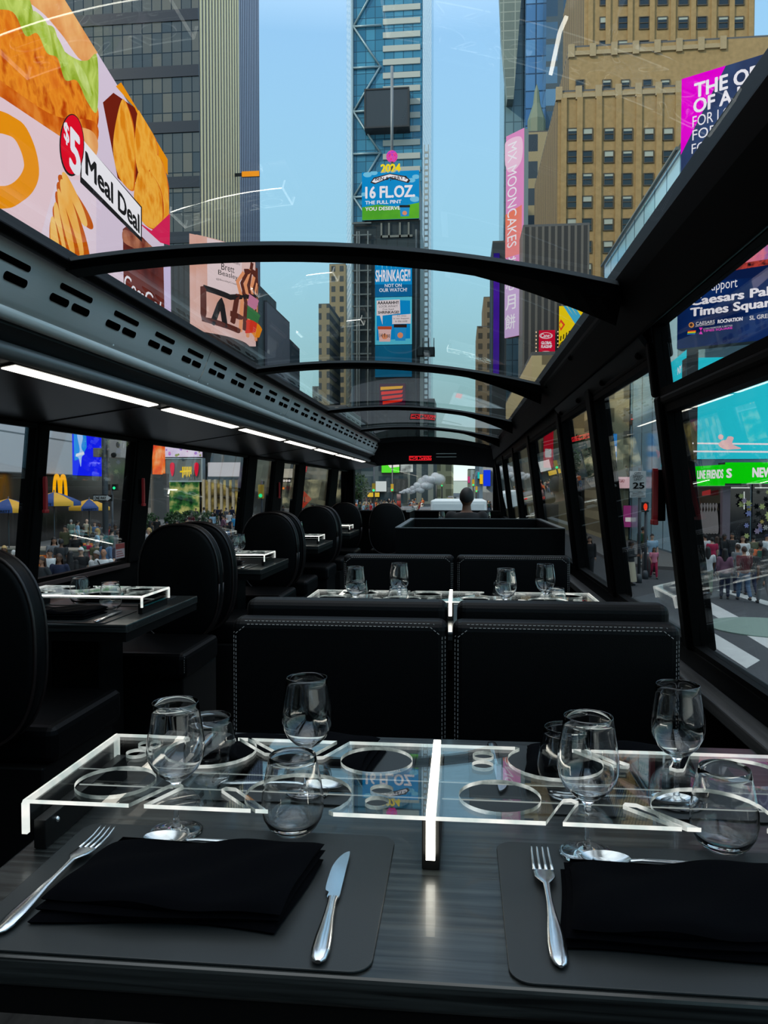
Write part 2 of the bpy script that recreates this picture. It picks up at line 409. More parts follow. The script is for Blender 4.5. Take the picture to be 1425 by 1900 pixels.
# ---- overhead duct on the left
du = empty('overhead_duct', (-1.2, 2, 1.5)); tag(du, 'long curved brushed steel air duct with slot vents above the left windows', 'duct')
def prof():
    P = [(-1.075, 1.812), (-1.082, 1.80), (-1.095, 1.765), (-1.112, 1.725), (-1.128, 1.695), (-1.140, 1.678)]
    return P
seams = [-1.69, -.04, 1.61, 3.26, 4.91, 6.56, 8.21, 10.2]
for y0, y1 in zip(seams[:-1], seams[1:]):
    b = MB(); P = prof(); b.strip([[(x, y0 + .003, z), (x, y1 - .003, z)] for x, z in P] + [[(P[-1][0] - .012, y0 + .003, P[-1][1] - .004), (P[-1][0] - .012, y1 - .003, P[-1][1] - .004)]])
    pnl = off(b, du).build('panel', STEEL, du)
    L = y1 - y0
    for k in range(3):
        y = y0 + .12 + (L - .24) * k / 2
        off(MB().ball((-1.137, y, 1.687), .0065, 8, 6), du).build('bolt', STEEL, du)
    SLOTM = mat('painted slot shade', (3, 3, 3), 0.9, spec=0.0)  # near-black plates on the panel stand in for shade inside open slots
    for k in range(5):
        yc = y0 + L * (k + .5) / 5; vb = MB()
        for (ya, yb, t0, t1) in ((-.080, .100, .30, .39), (-.108, -.012, .48, .58), (.010, .108, .48, .58)):
            def sp(t):   # point on the panel, t from top to crease
                q = t * (len(P) - 1); i = min(int(q), len(P) - 2); u = q - i
                return (P[i][0] + (P[i + 1][0] - P[i][0]) * u, P[i][1] + (P[i + 1][1] - P[i][1]) * u)
            (xa, za), (xb, zb) = sp(t0), sp(t1); sgn = 0.0022
            pts = rrect(yc + ya, yc + yb, 0, 1, 0.012, 4)
            rows = []
            hh = math.hypot(xb - xa, zb - za)
            pts = rrect(yc + ya, yc + yb, 0, hh, hh * .48, 5)
            ring0 = [(xa + (xb - xa) * v / hh + sgn, y, za + (zb - za) * v / hh - sgn * .5) for y, v in pts]
            ring1 = [(x - .006, y, z + .003) for x, y, z in ring0]
            o_ = len(vb.v); vb.strip([ring0, ring1], 0, False, True); vb.add(ring0, [list(range(len(ring0)))], 0)
        off(vb, du).build('vent', SLOTM, du)
b = MB(); b.tube([(-1.158, -1.69, 1.668), (-1.158, 10.2, 1.668)], .020, 14); off(b, du).build('lip', STEEL, du)
b = MB().prism([(-1.165, 1.69), (-1.17, 1.642), (-1.205, 1.615), (-1.225, 1.60), (-1.225, 1.72)], -1.4, 10.2, 'y'); off(b, du).build('groove', mat('black groove lining', (5, 5, 6), .5), du)
b = MB(); b.tube([(-1.215, -1.4, 1.587), (-1.215, 10.2, 1.587)], .024, 14); off(b, du).build('pipe', mat('grey satin tube', (120, 120, 118), .35, .3), du)
b = MB().prism([(-1.232, 1.60), (-1.232, 1.572), (-1.30, 1.558), (-1.30, 1.62)], -1.4, 10.2, 'y'); off(b, du).build('light_channel', mat('channel grey', (80, 80, 80), .4), du)
b = MB(); b.add([(-1.06, 10.2, 1.85), (-1.14, 10.2, 1.67), (-1.2, 10.2, 1.57), (-1.4, 10.2, 1.55), (-1.4, 10.2, 1.85)], [(0, 1, 2, 3, 4)]); off(b, du).build('end_cap', BLACK, du)
for k in range(8):
    y0 = 2.05 + 1.16 * (k - 1)
    if y0 < -1.3: continue
    o = empty('strip_light', (-1.262, y0 + .515, 1.565)); where = ['behind the viewer', 'first and longest along the duct', 'second along the duct', 'third along the duct', 'fourth along the duct', 'fifth along the duct', 'sixth along the duct', 'last and smallest near the front'][k]
    tag(o, 'slim white ceiling strip light, ' + where, 'light', 'strip lights under the duct')
    MB().prism([(-.028, -.0095), (-.028, -.0065), (.026, .0025), (.026, -.0005)], -.52, .52, 'y').build('housing', mat('channel grey', (46, 46, 46), .4), o)
    MB().prism([(-.022, -.0115), (-.022, -.0085), (.020, -.0015), (.020, -.0045)], -.512, .512, 'y').build('diffuser', LED, o)
struct(MB().hexa([(-1.76, YB, 1.488), (-1.29, YB, 1.556), (-1.29, YF, 1.556), (-1.76, YF, 1.488)], [(-1.76, YB, 1.52), (-1.29, YB, 1.60), (-1.29, YF, 1.60), (-1.76, YF, 1.52)]).build('trim_20', CEIL), 'charcoal laminate soffit under the overhead duct', 'ceiling panel')
b = MB()
for y in (1.6, 3.05, 4.6, 6.4, 8.3): b.hexa([(-1.75, y, 1.4865), (-1.30, y, 1.5525), (-1.30, y + .012, 1.5525), (-1.75, y + .012, 1.4865)], [(-1.75, y, 1.49), (-1.30, y, 1.557), (-1.30, y + .012, 1.557), (-1.75, y + .012, 1.49)])
struct(b.build('trim_21', RUBBER), 'black joint strips across the soffit panels', 'trim')
# ------------------------------------------------------------------ dining materials
ACRYL = pane_mat('clear acrylic sheet', (0.93, 0.95, 0.95), ior=1.62)
ACEDGE = glow('lit acrylic edge', (255, 255, 248), (206, 222, 218), strength=1.0, scale=26)
ACHOLE = glow('dimmer acrylic hole edge', (70, 82, 82), (150, 162, 158), c3=(244, 248, 242), strength=.8, scale=20)
ACEDGE2 = glow('faintly lit acrylic edge', (214, 226, 222), strength=0.42)
LEDBAR = glow('white table light bar', (255, 252, 236), strength=8.0)
CRYSTAL = None
def glass_mat():
    m, nt, b = new_mat('drinking glass')
    b.inputs['Base Color'].default_value = (1, 1, 1, 1); b.inputs['Roughness'].default_value = 0.0
    b.inputs['Transmission Weight'].default_value = 1.0; b.inputs['IOR'].default_value = 1.48
    return m
CRYSTAL = glass_mat()
CUTLERY = mat('polished cutlery steel', (225, 228, 230), 0.2, 1.0)
MATM = mat('dark grey leather placemat', (30, 35, 36), 0.5, 0, 0, 0.5, bump=0.05, scale=900)
NAPKIN = mat('black cotton napkin', (0.0016, 0.0019, 0.0028, 1), 0.95, 0, 0, 0.03, bump=0.15, scale=700)
TIDE = mat('black table edge', (0.003, 0.003, 0.003, 1), 0.4, spec=0.3)
PIPING = mat('brown highlight piping', (26, 17, 16), 0.4)  # brownish highlight along the chair rims is put into the piping colour

PITCHY = 1.785

# ---- prototypes -----------------------------------------------------------
def flat_curve(name, rings, half, z=0.0):
    """filled 2-D outline with holes, thickened"""
    cu = bpy.data.curves.new(name, 'CURVE'); cu.dimensions = '2D'; cu.fill_mode = 'BOTH'; cu.extrude = half
    for ring in rings:
        sp = cu.splines.new('POLY'); sp.points.add(len(ring) - 1)
        for p, (x, y) in zip(sp.points, ring): p.co = (x, y, 0, 1)
        sp.use_cyclic_u = True
    o = bpy.data.objects.new(name, cu); COL.objects.link(o)
    bpy.context.view_layer.update()
    me = bpy.data.meshes.new_from_object(o.evaluated_get(bpy.context.evaluated_depsgraph_get()))
    bpy.data.objects.remove(o); bpy.data.curves.remove(cu)
    me.transform(Matrix.Translation((0, 0, z)))
    return me
HW, HD = 0.52, 0.265
def half_outline():
    f = [(0, 0), (.138, 0), (.163, .060), (.168, .070), (.178, .072), (.186, .064), (.181, .055), (.158, 0), (.296, 0), (.240, .058), (.244, .066), (.258, .064), (.316, 0), (.318, 0)]
    c = (.345, .055); r = .070
    a0, a1 = math.radians(232), math.radians(-46)
    arc = [(c[0] + r * math.cos(a0 + (a1 - a0) * t / 18), max(0.0, c[1] + r * math.sin(a0 + (a1 - a0) * t / 18))) for t in range(19)]
    f += arc + [(.40, 0)]
    f += [(HW, 0)]
    return f
def tray_rings(n):
    front = []; back = []; holes = []
    for k in range(n):
        o = k * HW
        front += [(u + o, v) for u, v in half_outline()]
        back = [(HW - u + o, HD - v) for u, v in half_outline()] + back if False else back
        for (u, v, r) in ((.087, .074, .053), (.450, .040, .0155), (.452, .080, .0155)):
            holes.append(circle(u + o, v, r, 36 if r > .03 else 20)); holes.append(circle(HW - u + o, HD - v, r, 36 if r > .03 else 20))
    W = n * HW
    back = []
    for k in reversed(range(n)):
        o = k * HW; back += [(HW - u + o, HD - v) for u, v in half_outline()]
    ring = front + back
    out = [ring[0]]
    for p in ring[1:]:
        if math.hypot(p[0] - out[-1][0], p[1] - out[-1][1]) > 1e-4: out.append(p)
    return [out] + holes
def make_tray(n, label, group=None):
    """clear glass rack standing over the table; origin on the table top, front left corner"""
    W = n * HW; zt = 0.07
    root = empty('acrylic_rack'); tag(root, label, 'glass rack', group)
    me = flat_curve('sheet', tray_rings(n), 0.0026, zt - 0.0026)
    for m_ in (ACRYL, ACEDGE, ACHOLE): me.materials.append(m_)
    for p in me.polygons:
        c_ = p.center; outer = c_.y < .002 or c_.y > HD - .002 or c_.x < .002 or c_.x > W - .002
        p.material_index = 0 if abs(p.normal.z) > 0.5 else (1 if outer else 2)
    o = bpy.data.objects.new('sheet', me); COL.objects.link(o); o.parent = root
    for s, x in ((-1, 0.0), (1, W)):
        b = MB(); b.box(x - .0032, x + .0032, .002, HD - .002, .028, zt - .008, 0)
        b.box(x - .0036, x + .0036, -.003, .004, .026, zt - .004, 1); b.box(x - .0036, x + .0036, HD - .004, HD + .003, .026, zt - .004, 1)
        b.tube([(x, .0, zt - .004), (x, HD, zt - .004)], .0045, 8, 1)
        b.build('end_flap', [ACRYL, ACEDGE], root)
        b = MB().box(x - s * .0036, x - s * .020, .012, HD - .006, 0.0005, .038); bl = b.build('end_block', TIDE, root, bevel=.001)
        MB().ball((x - s * .0205, .04, .028), .004, 8, 6).build('screw', CUTLERY, bl)
    b = MB(); b.box(.006, W - .006, HD / 2 - .0035, HD / 2 + .0035, zt - .030, zt - .0065, 0)
    b.box(.006, W - .006, HD / 2 - .0042, HD / 2 - .0030, zt - .031, zt - .0295, 1); b.box(.006, W - .006, HD / 2 - .0042, HD / 2 - .0030, zt - .0075, zt - .0062, 1)
    b.build('rib', [ACRYL, ACEDGE2], root)
    if n == 2:
        x = HW
        MB().box(x - .011, x + .011, .008, HD - .004, .0005, zt - .0075).build('centre_block', TIDE, root, bevel=.001)
        b = MB(); b.box(x - .0055, x + .0055, -.004, HD + .002, zt - .0005, zt + .006); b.box(x - .0055, x + .0055, -.005, .007, .018, zt)
        b.build('light_bar', LEDBAR, root)
    else:
        b = MB(); b.box(.004, W - .004, -.0042, -.003, zt - .0055, zt - .001); b.build('light_bar', LEDBAR, root)
    return root
def make_wine():
    r = empty('wine_glass')
    prof = [(0, .0012), (.020, .0008), (.0345, .0012), (.0352, .0022), (.030, .0030), (.012, .0058), (.0055, .0105), (.0036, .020), (.0034, .045), (.0040, .062), (.0075, .070), (.018, .0775), (.0275, .088), (.0335, .101), (.0355, .113), (.0350, .126), (.0325, .146), (.0295, .166), (.0283, .1775), (.0278, .1785), (.0272, .1775), (.0283, .166), (.0313, .146), (.0338, .126), (.0343, .113), (.0323, .101), (.0262, .0885), (.0165, .0790), (.006, .0740), (0, .0732)]
    prof = [(a * (1.09 if z > .06 else 1.0), z) for a, z in prof]
    MB().lathe(prof, 36).build('bowl_and_stem', CRYSTAL, r, fix=True)
    return r
def make_tumbler():
    r = empty('stemless_glass')
    prof = [(0, .002), (.018, .0018), (.0245, .0030), (.031, .0095), (.0375, .022), (.0400, .036), (.0393, .052), (.0358, .075), (.0318, .096), (.0298, .1055), (.0293, .1062), (.0287, .1055), (.0306, .096), (.0346, .075), (.0380, .052), (.0386, .036), (.0362, .023), (.030, .0125), (.020, .0080), (0, .0072)]
    prof = [(a * 1.06, z) for a, z in prof]
    MB().lathe(prof, 36).build('bowl', CRYSTAL, r, fix=True)
    return r
def sweep_flat(rows, name, m, parent=None):
    """rows: (y, half width, z centre, thickness); a rounded flat bar along +Y"""
    b = MB(); rr_ = []
    for y, w, z, t in rows:
        rr_.append([(w * math.copysign(abs(math.cos(a)) ** .8, math.cos(a)), y, z + t / 2 * math.copysign(abs(math.sin(a)) ** .9, math.sin(a))) for a in [2 * PI * k / 12 for k in range(12)]])
    b.strip(rr_, 0, True, True); b.add(rr_[0], [list(range(12))]); b.add(rr_[-1], [list(reversed(range(12)))])
    return b
HANDLE = [(0, .002, .0045, .003), (.004, .0062, .0045, .0045), (.014, .0092, .0048, .0055), (.035, .0098, .0056, .0055), (.060, .0078, .0068, .0048), (.085, .0052, .0078, .0042), (.110, .0036, .0082, .0040)]
def make_fork():
    r = empty('fork')
    b = sweep_flat(HANDLE + [(.135, .0036, .0090, .0036), (.150, .0042, .0100, .003)], 'h', 0); b.build('handle', CUTLERY, r)
    b = sweep_flat([(.148, .004, .0100, .003), (.156, .009, .0098, .0028), (.164, .0122, .0088, .0026), (.176, .0128, .0072, .0024), (.186, .0126, .0062, .0022)], 'h', 0)
    for i in range(4):
        x = -.0108 + i * .0072
        b.tube([(x, .184, .0062), (x, .20, .0058), (x * .97, .220, .0064), (x * .94, .236, .0092), (x * .93, .241, .0104)], [.0021, .0019, .0017, .0013, .0007], 8)
    b.build('tines', CUTLERY, r); return r
def make_knife():
    r = empty('table_knife')
    sweep_flat([(0, .003, .005, .004), (.004, .0075, .005, .006), (.018, .0098, .0052, .0075), (.040, .0092, .0054, .0075), (.075, .0066, .0054, .0062), (.105, .0052, .0054, .0052), (.118, .0062, .0054, .005)], 'h', 0).build('handle', CUTLERY, r)
    out = smooth_closed([(-.006, .116), (-.0062, .128), (-.0105, .134), (-.0108, .16), (-.0090, .19), (-.002, .215), (.006, .226), (.0085, .220), (.0080, .18), (.0075, .14), (.006, .116)], 4)
    MB().prism(out, .0042, .0062, 'z').build('blade', CUTLERY, r); return r
def make_spoon():
    r = empty('spoon')
    sweep_flat(HANDLE + [(.135, .0034, .0085, .0036), (.150, .0040, .0070, .003)], 'h', 0).build('handle', CUTLERY, r)
    b = MB(); rows = []
    for i in range(9):
        t = i / 8; row = []
        for k in range(20):
            a = 2 * PI * k / 20; rad = 1 - t
            x = .0185 * rad * math.sin(a); y = .1775 + .030 * rad * math.cos(a); q = rad * rad
            row.append((x, y, .0015 + .0085 * q ** 1.0))
        rows.append(row)
    b.strip(rows, 0, True, True)
    b.strip([[(x, y, z - .0012) for x, y, z in rw] for rw in reversed(rows)], 0, True, True)
    b.strip([rows[0], [(x, y, z - .0012) for x, y, z in rows[0]]], 0, True, True)
    b.build('bowl', CUTLERY, r); return r
def make_mat():
    r = empty('placemat')
    MB().prism(rrect(-.215, .215, -.146, .146, .022), .0004, .0030, 'z').build('mat', MATM, r, bevel=.0008); return r
def make_napkin(seed):
    r = empty('folded_napkin'); rnd = random.Random(seed)
    b = MB(); nx, ny = 44, 26; W, D = .136, .081
    lay = [(0, .011, 1.0), (.0095, .0205, .985), (.019, .031, .965)]
    for li, (z0, z1, s) in enumerate(lay):
        ph = rnd.random() * 6
        def top(u, v):
            e = (1 - abs(u) ** 10) * (1 - abs(v) ** 8)
            h = z0 + (z1 - z0) * (0.32 + 0.68 * max(e, 0) ** .5)
            if li == 2: h += .0028 * math.sin(u * 3.1 + v * 2.2 + ph) + .002 * math.sin(u * 7 - v * 5 + ph) - .005 * max(0, v - .2) * (1 - u)
            return h
        def xy(u, v):
            return (W * s * u * (1 + .015 * math.sin(v * 2 + ph)) + .010 * v + .003 * li, D * s * v + .006 * math.sin(u * 2.4 + ph) - .004 * u * u)
        rows = [[(*xy(-1 + 2 * i / nx, -1 + 2 * j / ny), top(-1 + 2 * i / nx, -1 + 2 * j / ny)) for i in range(nx + 1)] for j in range(ny + 1)]
        b.strip(rows)
        border = rows[0] + [rw[-1] for rw in rows[1:]] + list(reversed(rows[-1][:-1])) + [rw[0] for rw in reversed(rows[1:-1])]
        b.strip([border, [(x * .985, y * .98, z0 + .0008) for x, y, z in border]], 0, True, True)
    b.build('cloth', NAPKIN, r); return r

PROTO = {}
for nm, fn in (('wine', make_wine), ('tumbler', make_tumbler), ('fork', make_fork), ('knife', make_knife), ('spoon', make_spoon), ('mat', make_mat), ('nap0', lambda: make_napkin(1)), ('nap1', lambda: make_napkin(5))):
    PROTO[nm] = remember(fn())
USED = set()
def put(kind, loc, rz, label, cat, group, sc=1.0, rx=0.0, ry=0.0):
    p = PROTO[kind]
    o = copy_tree(p) if kind in USED else p
    USED.add(kind)
    o.location = loc; o.rotation_euler = (rx, ry, rz); o.scale = (sc, sc, sc)
    tag(o, label, cat, group); return o
# ---- right-hand tables -------------------------------------------------------
def make_table(name, x0, x1, y0, y1, label, wall_side):
    r = empty(name, ((x0 + x1) / 2, (y0 + y1) / 2, 0)); tag(r, label, 'table', 'dining tables along the bus')
    w, d = (x1 - x0) / 2, (y1 - y0) / 2
    MB().box(-w, w, -d, d, .720, .750).build('table_top', TABLEW, r, bevel=.004)
    MB().box(-w + .004, w - .004, -d + .004, d - .004, .690, .719).build('apron', TIDE, r)
    MB().box(-.10, .10, -.10, .10, .02, .69).build('pedestal', TIDE, r, bevel=.01)
    MB().box(-.22, .22, -.26, .26, 0.0, .02).build('base', TIDE, r, bevel=.006)
    return r
ZT = .7502
TX0, TX1 = -.568, .525
tbl = ['the front table', 'the second table', 'the table before the seated person']
# rows: (k, y shift, detailed place settings)
make_table('dining_table', TX0, TX1, .715, 1.432, 'nearest black oak dining table filling the bottom of the view', 1)
make_table('dining_table', TX0, TX1, .715 + PITCHY, 1.432 + PITCHY, 'black dining table behind the first pair of leather backrests', 1)
make_table('dining_table', -.46, TX1, 9.22, 9.90, 'small far black table in front of the seated dark figure', 1)
def tray_at(n, x, y, label):
    t = make_tray(n, label, 'clear acrylic glass racks'); t.location = (x, y, ZT); return t
tray_at(2, -.555, .925, 'big clear lit glass rack across the nearest table')
tray_at(2, -.555, .925 + PITCHY, 'lit glass rack on the table behind the first leather backrests')
tray_at(2, -.46, 9.42, 'far lit glass rack glowing in front of the seated figure')

def setting(cx, cy, rot, where, jitter, parts='mnfks', nap='nap0', dz=0.0):
    """one place setting; cx, cy = centre of its half table, rot 0 = diner on the near side"""
    def at(x, y): 
        s = -1 if rot else 1
        return (cx + s * x, cy + s * y)
    R = PI if rot else 0.0
    z = ZT
    if 'm' in parts: put('mat', (*at(-.005, -.193), z), R, 'dark grey placemat ' + where, 'placemat', 'dark grey placemats')
    z2 = z + .0031
    if 'n' in parts: put(nap, (*at(-.020, -.204), z2 + dz), R + jitter, 'folded black napkin ' + where, 'napkin', 'folded black napkins')
    if 'f' in parts: put('fork', (*at(-.182 + jitter, -.318), z2), R - .02 + jitter * .5, 'steel fork ' + where, 'fork', 'steel forks')
    if 'k' in parts: put('knife', (*at(.158 + jitter, -.335), z2), R + .04 + jitter, 'steel table knife ' + where, 'knife', 'steel knives')
    if 's' in parts: put('spoon', (*at(.090, -.103), z2), R + PI / 2 - .02, 'steel spoon ' + where, 'spoon', 'steel spoons')
hx = (-.295, .225)
for k in range(2):
    dy = PITCHY * k; T = tbl[k]
    for i, side in enumerate(('aisle', 'window')):
        cx, cy = hx[i], 1.06 + dy
        setting(cx + (.043 if i else 0), cy, 0, 'of the near %s-side setting on %s' % (side, T), .0 if i == 0 else .012, 'mnfks' if i == 0 else 'mnfs', 'nap0' if i == 0 else 'nap1')
        if k == 0: setting(cx, cy, 1, 'of the far %s-side setting on %s' % (side, T), .01, 'mnks', 'nap1')
        else: setting(cx, cy, 1, 'of the far %s-side setting on %s' % (side, T), .01, 'mnf', 'nap1')
    W = [(-.382, .996, 'at the near left', 0), (-.232, 1.146, 'at the far left', 1), (.162, .986, 'at the near right', 2), (.319, 1.16, 'at the far right', 3)]
    for x, y, w, q in W: put('wine', (x, y + dy, ZT + (.0031 if q in (0, 2) else .0031)), q, 'stemmed wine glass %s of the rack on %s' % (w, T), 'wine glass', 'stemmed wine glasses')
    for x, y, w, q in [(-.225, 1.012, 'at the near left', 0), (-.392, 1.172, 'at the far left', 1), (.340, 1.020, 'at the near right', 2), (.159, 1.172, 'at the far right', 3)]:
        put('tumbler', (x, y + dy, ZT + .0031), q, 'round stemless glass %s of the rack on %s' % (w, T), 'tumbler', 'round stemless glasses')
for x, y, kd, w in [(-.23, 9.5, 'wine', 'left of the seated figure'), (-.09, 9.55, 'wine', 'just left of the seated figure, far table'), (-.16, 9.62, 'tumbler', 'between two wine glasses left of the seated figure'), (.33, 9.5, 'wine', 'right of the seated figure by the window'), (.22, 9.62, 'tumbler', 'right of the seated figure, beside a wine glass')]:
    put(kd, (x, y, ZT), 0, ('small far wine glass ' if kd == 'wine' else 'small far stemless glass ') + w, 'wine glass' if kd == 'wine' else 'tumbler', 'glasses on the far table')

# ---- leather benches -------------------------------------------------------------
def dashes(b, pts, ln=.0062, gap=.0040, r=.0009):
    pts = [Vector(p) for p in pts]
    for p, q in zip(pts[:-1], pts[1:]):
        L = (q - p).length; n = max(1, int(L / (ln + gap))); d = (q - p) / L
        for i in range(n):
            a = p + d * (i * (ln + gap)); b.tube([a, a + d * ln], r, 4, 0, False, False)
def make_bench(label, width, height, lip=0.0, detail=True, group='black leather seat units'):
    """seat unit, origin on the floor below the face of the backrest, the sitter looks along -Y"""
    r = empty('bench_seat'); tag(r, label, 'seat', group)
    w = width / 2
    b = MB().box(-w, w, 0, .075, .36, height); b.build('backrest', LEATHER, r, bevel=.022, seg=4)
    MB().box(-w + .003, w - .003, -.40, .0, .36, .455).build('seat', LEATHER, r, bevel=.022, seg=3)
    MB().box(-w + .02, w - .02, -.36, .06, 0.001, .36).build('base', TIDE, r)
    if detail:
        b = MB()
        for ins in (.006, .013):
            e = .0012 if ins > .01 else -.0008
            y = -.0012 if ins > .01 else .006
            dashes(b, [(-w + ins, y, .47), (-w + ins, y, height - .035), (-w + ins + .028, y, height - ins), (w - ins - .028, y, height - ins), (w - ins, y, height - .035), (w - ins, y, .47)])
        b.build('stitching', STITCH, r)
    return r
BX = [(-.290, .522, 'aisle side'), (.243, .522, 'window side')]
for k in range(2):
    for cx, w, s in BX:
        o = make_bench('black leather backrest facing the viewer behind %s, %s' % (tbl[k], s), w, .905); o.location = (cx, 1.80 + PITCHY * k, 0)
        if k == 0:
            o = make_bench('forward-facing black leather seat back to back with the first bench, %s' % s, w - .012, .938); o.location = (cx + .004, 1.80 + .165, 0); o.rotation_euler = (0, 0, PI)
o = make_bench('black leather seat under the dark seated figure', .9, .86, group=None, detail=False); o.location = (.05, 8.42, 0); o.rotation_euler = (0, 0, PI); o.scale = (1, 1, .8)

# ---- stairwell box ----------------------------------------------------------------
sb = empty('stairwell_box', (.105, 4.85, 0)); tag(sb, 'open-topped black stairwell box in the middle of the bus', 'stairwell')
NAVY = mat('black laminate box', (0.0012, 0.0014, 0.0018, 1), 0.4, spec=0.12)
MB().box(-.46, .455, -.65, -.62, 0, .998).build('side', NAVY, sb, bevel=.002)
MB().box(-.46, .455, .62, .65, 0, .998).build('side', NAVY, sb, bevel=.002)
MB().box(-.46, -.43, -.62, .62, 0, .998).build('side', NAVY, sb, bevel=.002)
MB().box(.425, .455, -.62, .62, 0, .998).build('side', NAVY, sb, bevel=.002)
b = MB()
for a in ((-.462, .457, -.652, -.640), (-.462, .457, .640, .652), (-.462, -.432, -.64, .64), (.427, .457, -.64, .64)): b.box(*a, .9985, 1.003)
b.build('rim', mat('worn grey metal rim', (120, 122, 122), .35, .7), sb)
pt = empty('partition', (-.62, 9.6, 0)); tag(pt, 'low black partition with a pale top edge before the dash', 'partition')
MB().box(-.02, .02, -.5, .5, 0, .93).build('panel', MATTE, pt); MB().box(-.024, .024, -.5, .5, .931, .955).build('cap', mat('pale laminate cap', (150, 152, 150), .4), pt)

# ---- left-hand small tables and round chairs -----------------------------------------
LTX0, LTX1 = -1.775, -1.137
ln_ = ['the small table left of the nearest table', 'the first small table under the umbrella window', 'the second small table by the wall', 'the third small table by the wall', 'the last small table by the wall']
for k in range(1, 5):
    dy = PITCHY * k + .02
    make_table('dining_table', LTX0, LTX1, .715 + dy, 1.432 + dy, ['', 'small dark wall table under the window with the umbrella cart', 'second small wall table, behind the first round chair', 'third small wall table along the left windows', 'fourth small wall table, farthest along the left windows'][k], -1)
    tray_at(1, LTX1 - .035 - HW, .925 + dy, ['', 'lit glass rack on the small table under the umbrella window', 'lit glass rack on the second small wall table', 'lit glass rack on the third small wall table', 'lit glass rack on the fourth small wall table'][k])
    cx, cy = LTX1 - .035 - HW / 2, 1.06 + dy
    if k == 1:
        setting(cx, cy, 0, 'on ' + ln_[k], .02, 'mnfks', 'nap1'); setting(cx, cy, 1, 'of the far place on ' + ln_[k], 0, 'mn', 'nap0')
        for x, y, w in ((.10, -.05, 'in front'), (-.10, .10, 'near the window')): put('tumbler', (cx + x, cy + y, ZT + .0031), 0, 'round stemless glass %s on %s' % (w, ln_[k]), 'tumbler', 'round stemless glasses')
    else:
        if k == 2: setting(cx, cy, 0, 'on ' + ln_[k], .02, 'mnk', 'nap1')
        for x, y, kd in ((.06, -.10, 'wine'), (.0, -.02, 'tumbler'), (.04, .10, 'wine')): put(kd, (cx + x, cy + y, ZT + (.0031 if k == 2 and y < -.05 else .0005)), 0, ('wine glass %s on ' % ('at the near edge' if y < 0 else 'at the far edge') if kd == 'wine' else 'round stemless glass on ') + ln_[k], 'wine glass' if kd == 'wine' else 'tumbler', 'glasses on the small wall tables')
def make_chair():
    r = empty('round_back_chair')
    hw, hh, zc = .207, .29, .755
    def ring(s, y, n=48):
        out = []
        for i in range(n):
            a = 2 * PI * i / n; e = 2 / 2.5
            out.append((hw * s * math.copysign(abs(math.cos(a)) ** e, math.cos(a)), y, zc + hh * s * math.copysign(abs(math.sin(a)) ** e, math.sin(a))))
        return out
    b = MB(); b.strip([ring(.02, .006), ring(.5, .002), ring(.9, .004), ring(.985, .012), ring(1.0, .03), ring(1.0, .055), ring(.985, .075), ring(.9, .083), ring(.02, .085)], 0, True, True)
    b.build('backrest', LEATHER, r)
    b = MB()
    for y, s in ((.012, .985), (.075, .985)):
        q = ring(s, y); b.tube(q + [q[0]], .0055, 6)
    b.build('piping', PIPING, r)
    MB().box(-.215, .205, -.46, .0, .40, .515).build('seat', LEATHER, r, bevel=.026, seg=3)
    MB().box(-.19, .185, -.43, .02, 0.001, .40).build('base', TIDE, r, bevel=.005)
    b = MB(); dashes(b, [(-.207, -.452, .497), (.197, -.452, .497)]); dashes(b, [(.199, -.45, .497), (.199, -.01, .497)]); dashes(b, [(.2005, -.455, .49), (.2005, -.455, .42)])
    b.build('stitching', STITCH, r)
    return r
ch = remember(make_chair()); first = True
CX = -1.366
chairs = [(CX - .035, 2.13, PI, 'round-backed black chair cut by the left edge of the view, seen from behind')]
wt_ = ['', 'first', 'second', 'third', 'last']
ords = ['', 'first', 'second', 'third', 'fourth']
for k in range(1, 5):
    chairs.append((CX, 1.815 + PITCHY * k, 0.0, 'round-backed leather chair facing the viewer at the %s wall table' % wt_[k]))
    if k < 4: chairs.append((CX, 1.815 + PITCHY * k + .32, PI, 'round-backed leather chair turned away, just behind the chair of the %s wall table' % wt_[k]))
chairs.append((-.83, 8.75, PI, 'lone round-backed chair in the aisle left of the stairwell box'))
for x, y, rz, lb in chairs:
    o = ch if first else copy_tree(ch); first = False
    o.location = (x, y, 0); o.rotation_euler = (0, 0, rz); tag(o, lb, 'chair', 'round-backed leather chairs')

# ---- emergency hammers and stickers -----------------------------------------------------
REDP = mat('red plastic', (170, 14, 26), .4)
def hammer(loc, rz, label):
    r = empty('emergency_hammer', loc, rz); tag(r, label, 'hammer', 'red emergency hammers on the window posts'); r.scale = (.85, .85, .8)
    MB().box(-.010, .010, -.004, .02, -.085, .085).build('bracket', RUBBER, r, bevel=.003)
    MB().prism(smooth_closed([(-.009, -.08), (.009, -.08), (.011, .0), (.009, .08), (-.009, .08), (-.008, 0)], 4), -.018, -.004, 'y').build('handle', REDP, r)
    MB().box(-.020, .020, -.020, -.004, -.098, -.080).build('head', REDP, r, bevel=.003)
hammer((xl(1.22) + .075, 3.00, 1.195), PI / 2, 'red emergency hammer on the post left of the umbrella window')
hammer((xl(1.22) + .075, 3.98, 1.20), PI / 2, 'red emergency hammer on the post right of the umbrella window')
hammer((xl(1.22) + .075, 7.10, 1.20), PI / 2, 'red emergency hammer on a far left window post')
hammer((xr(1.2) - .034, 2.100, 1.20), -PI / 2, 'red emergency hammer on the right post beside the speed limit sign')
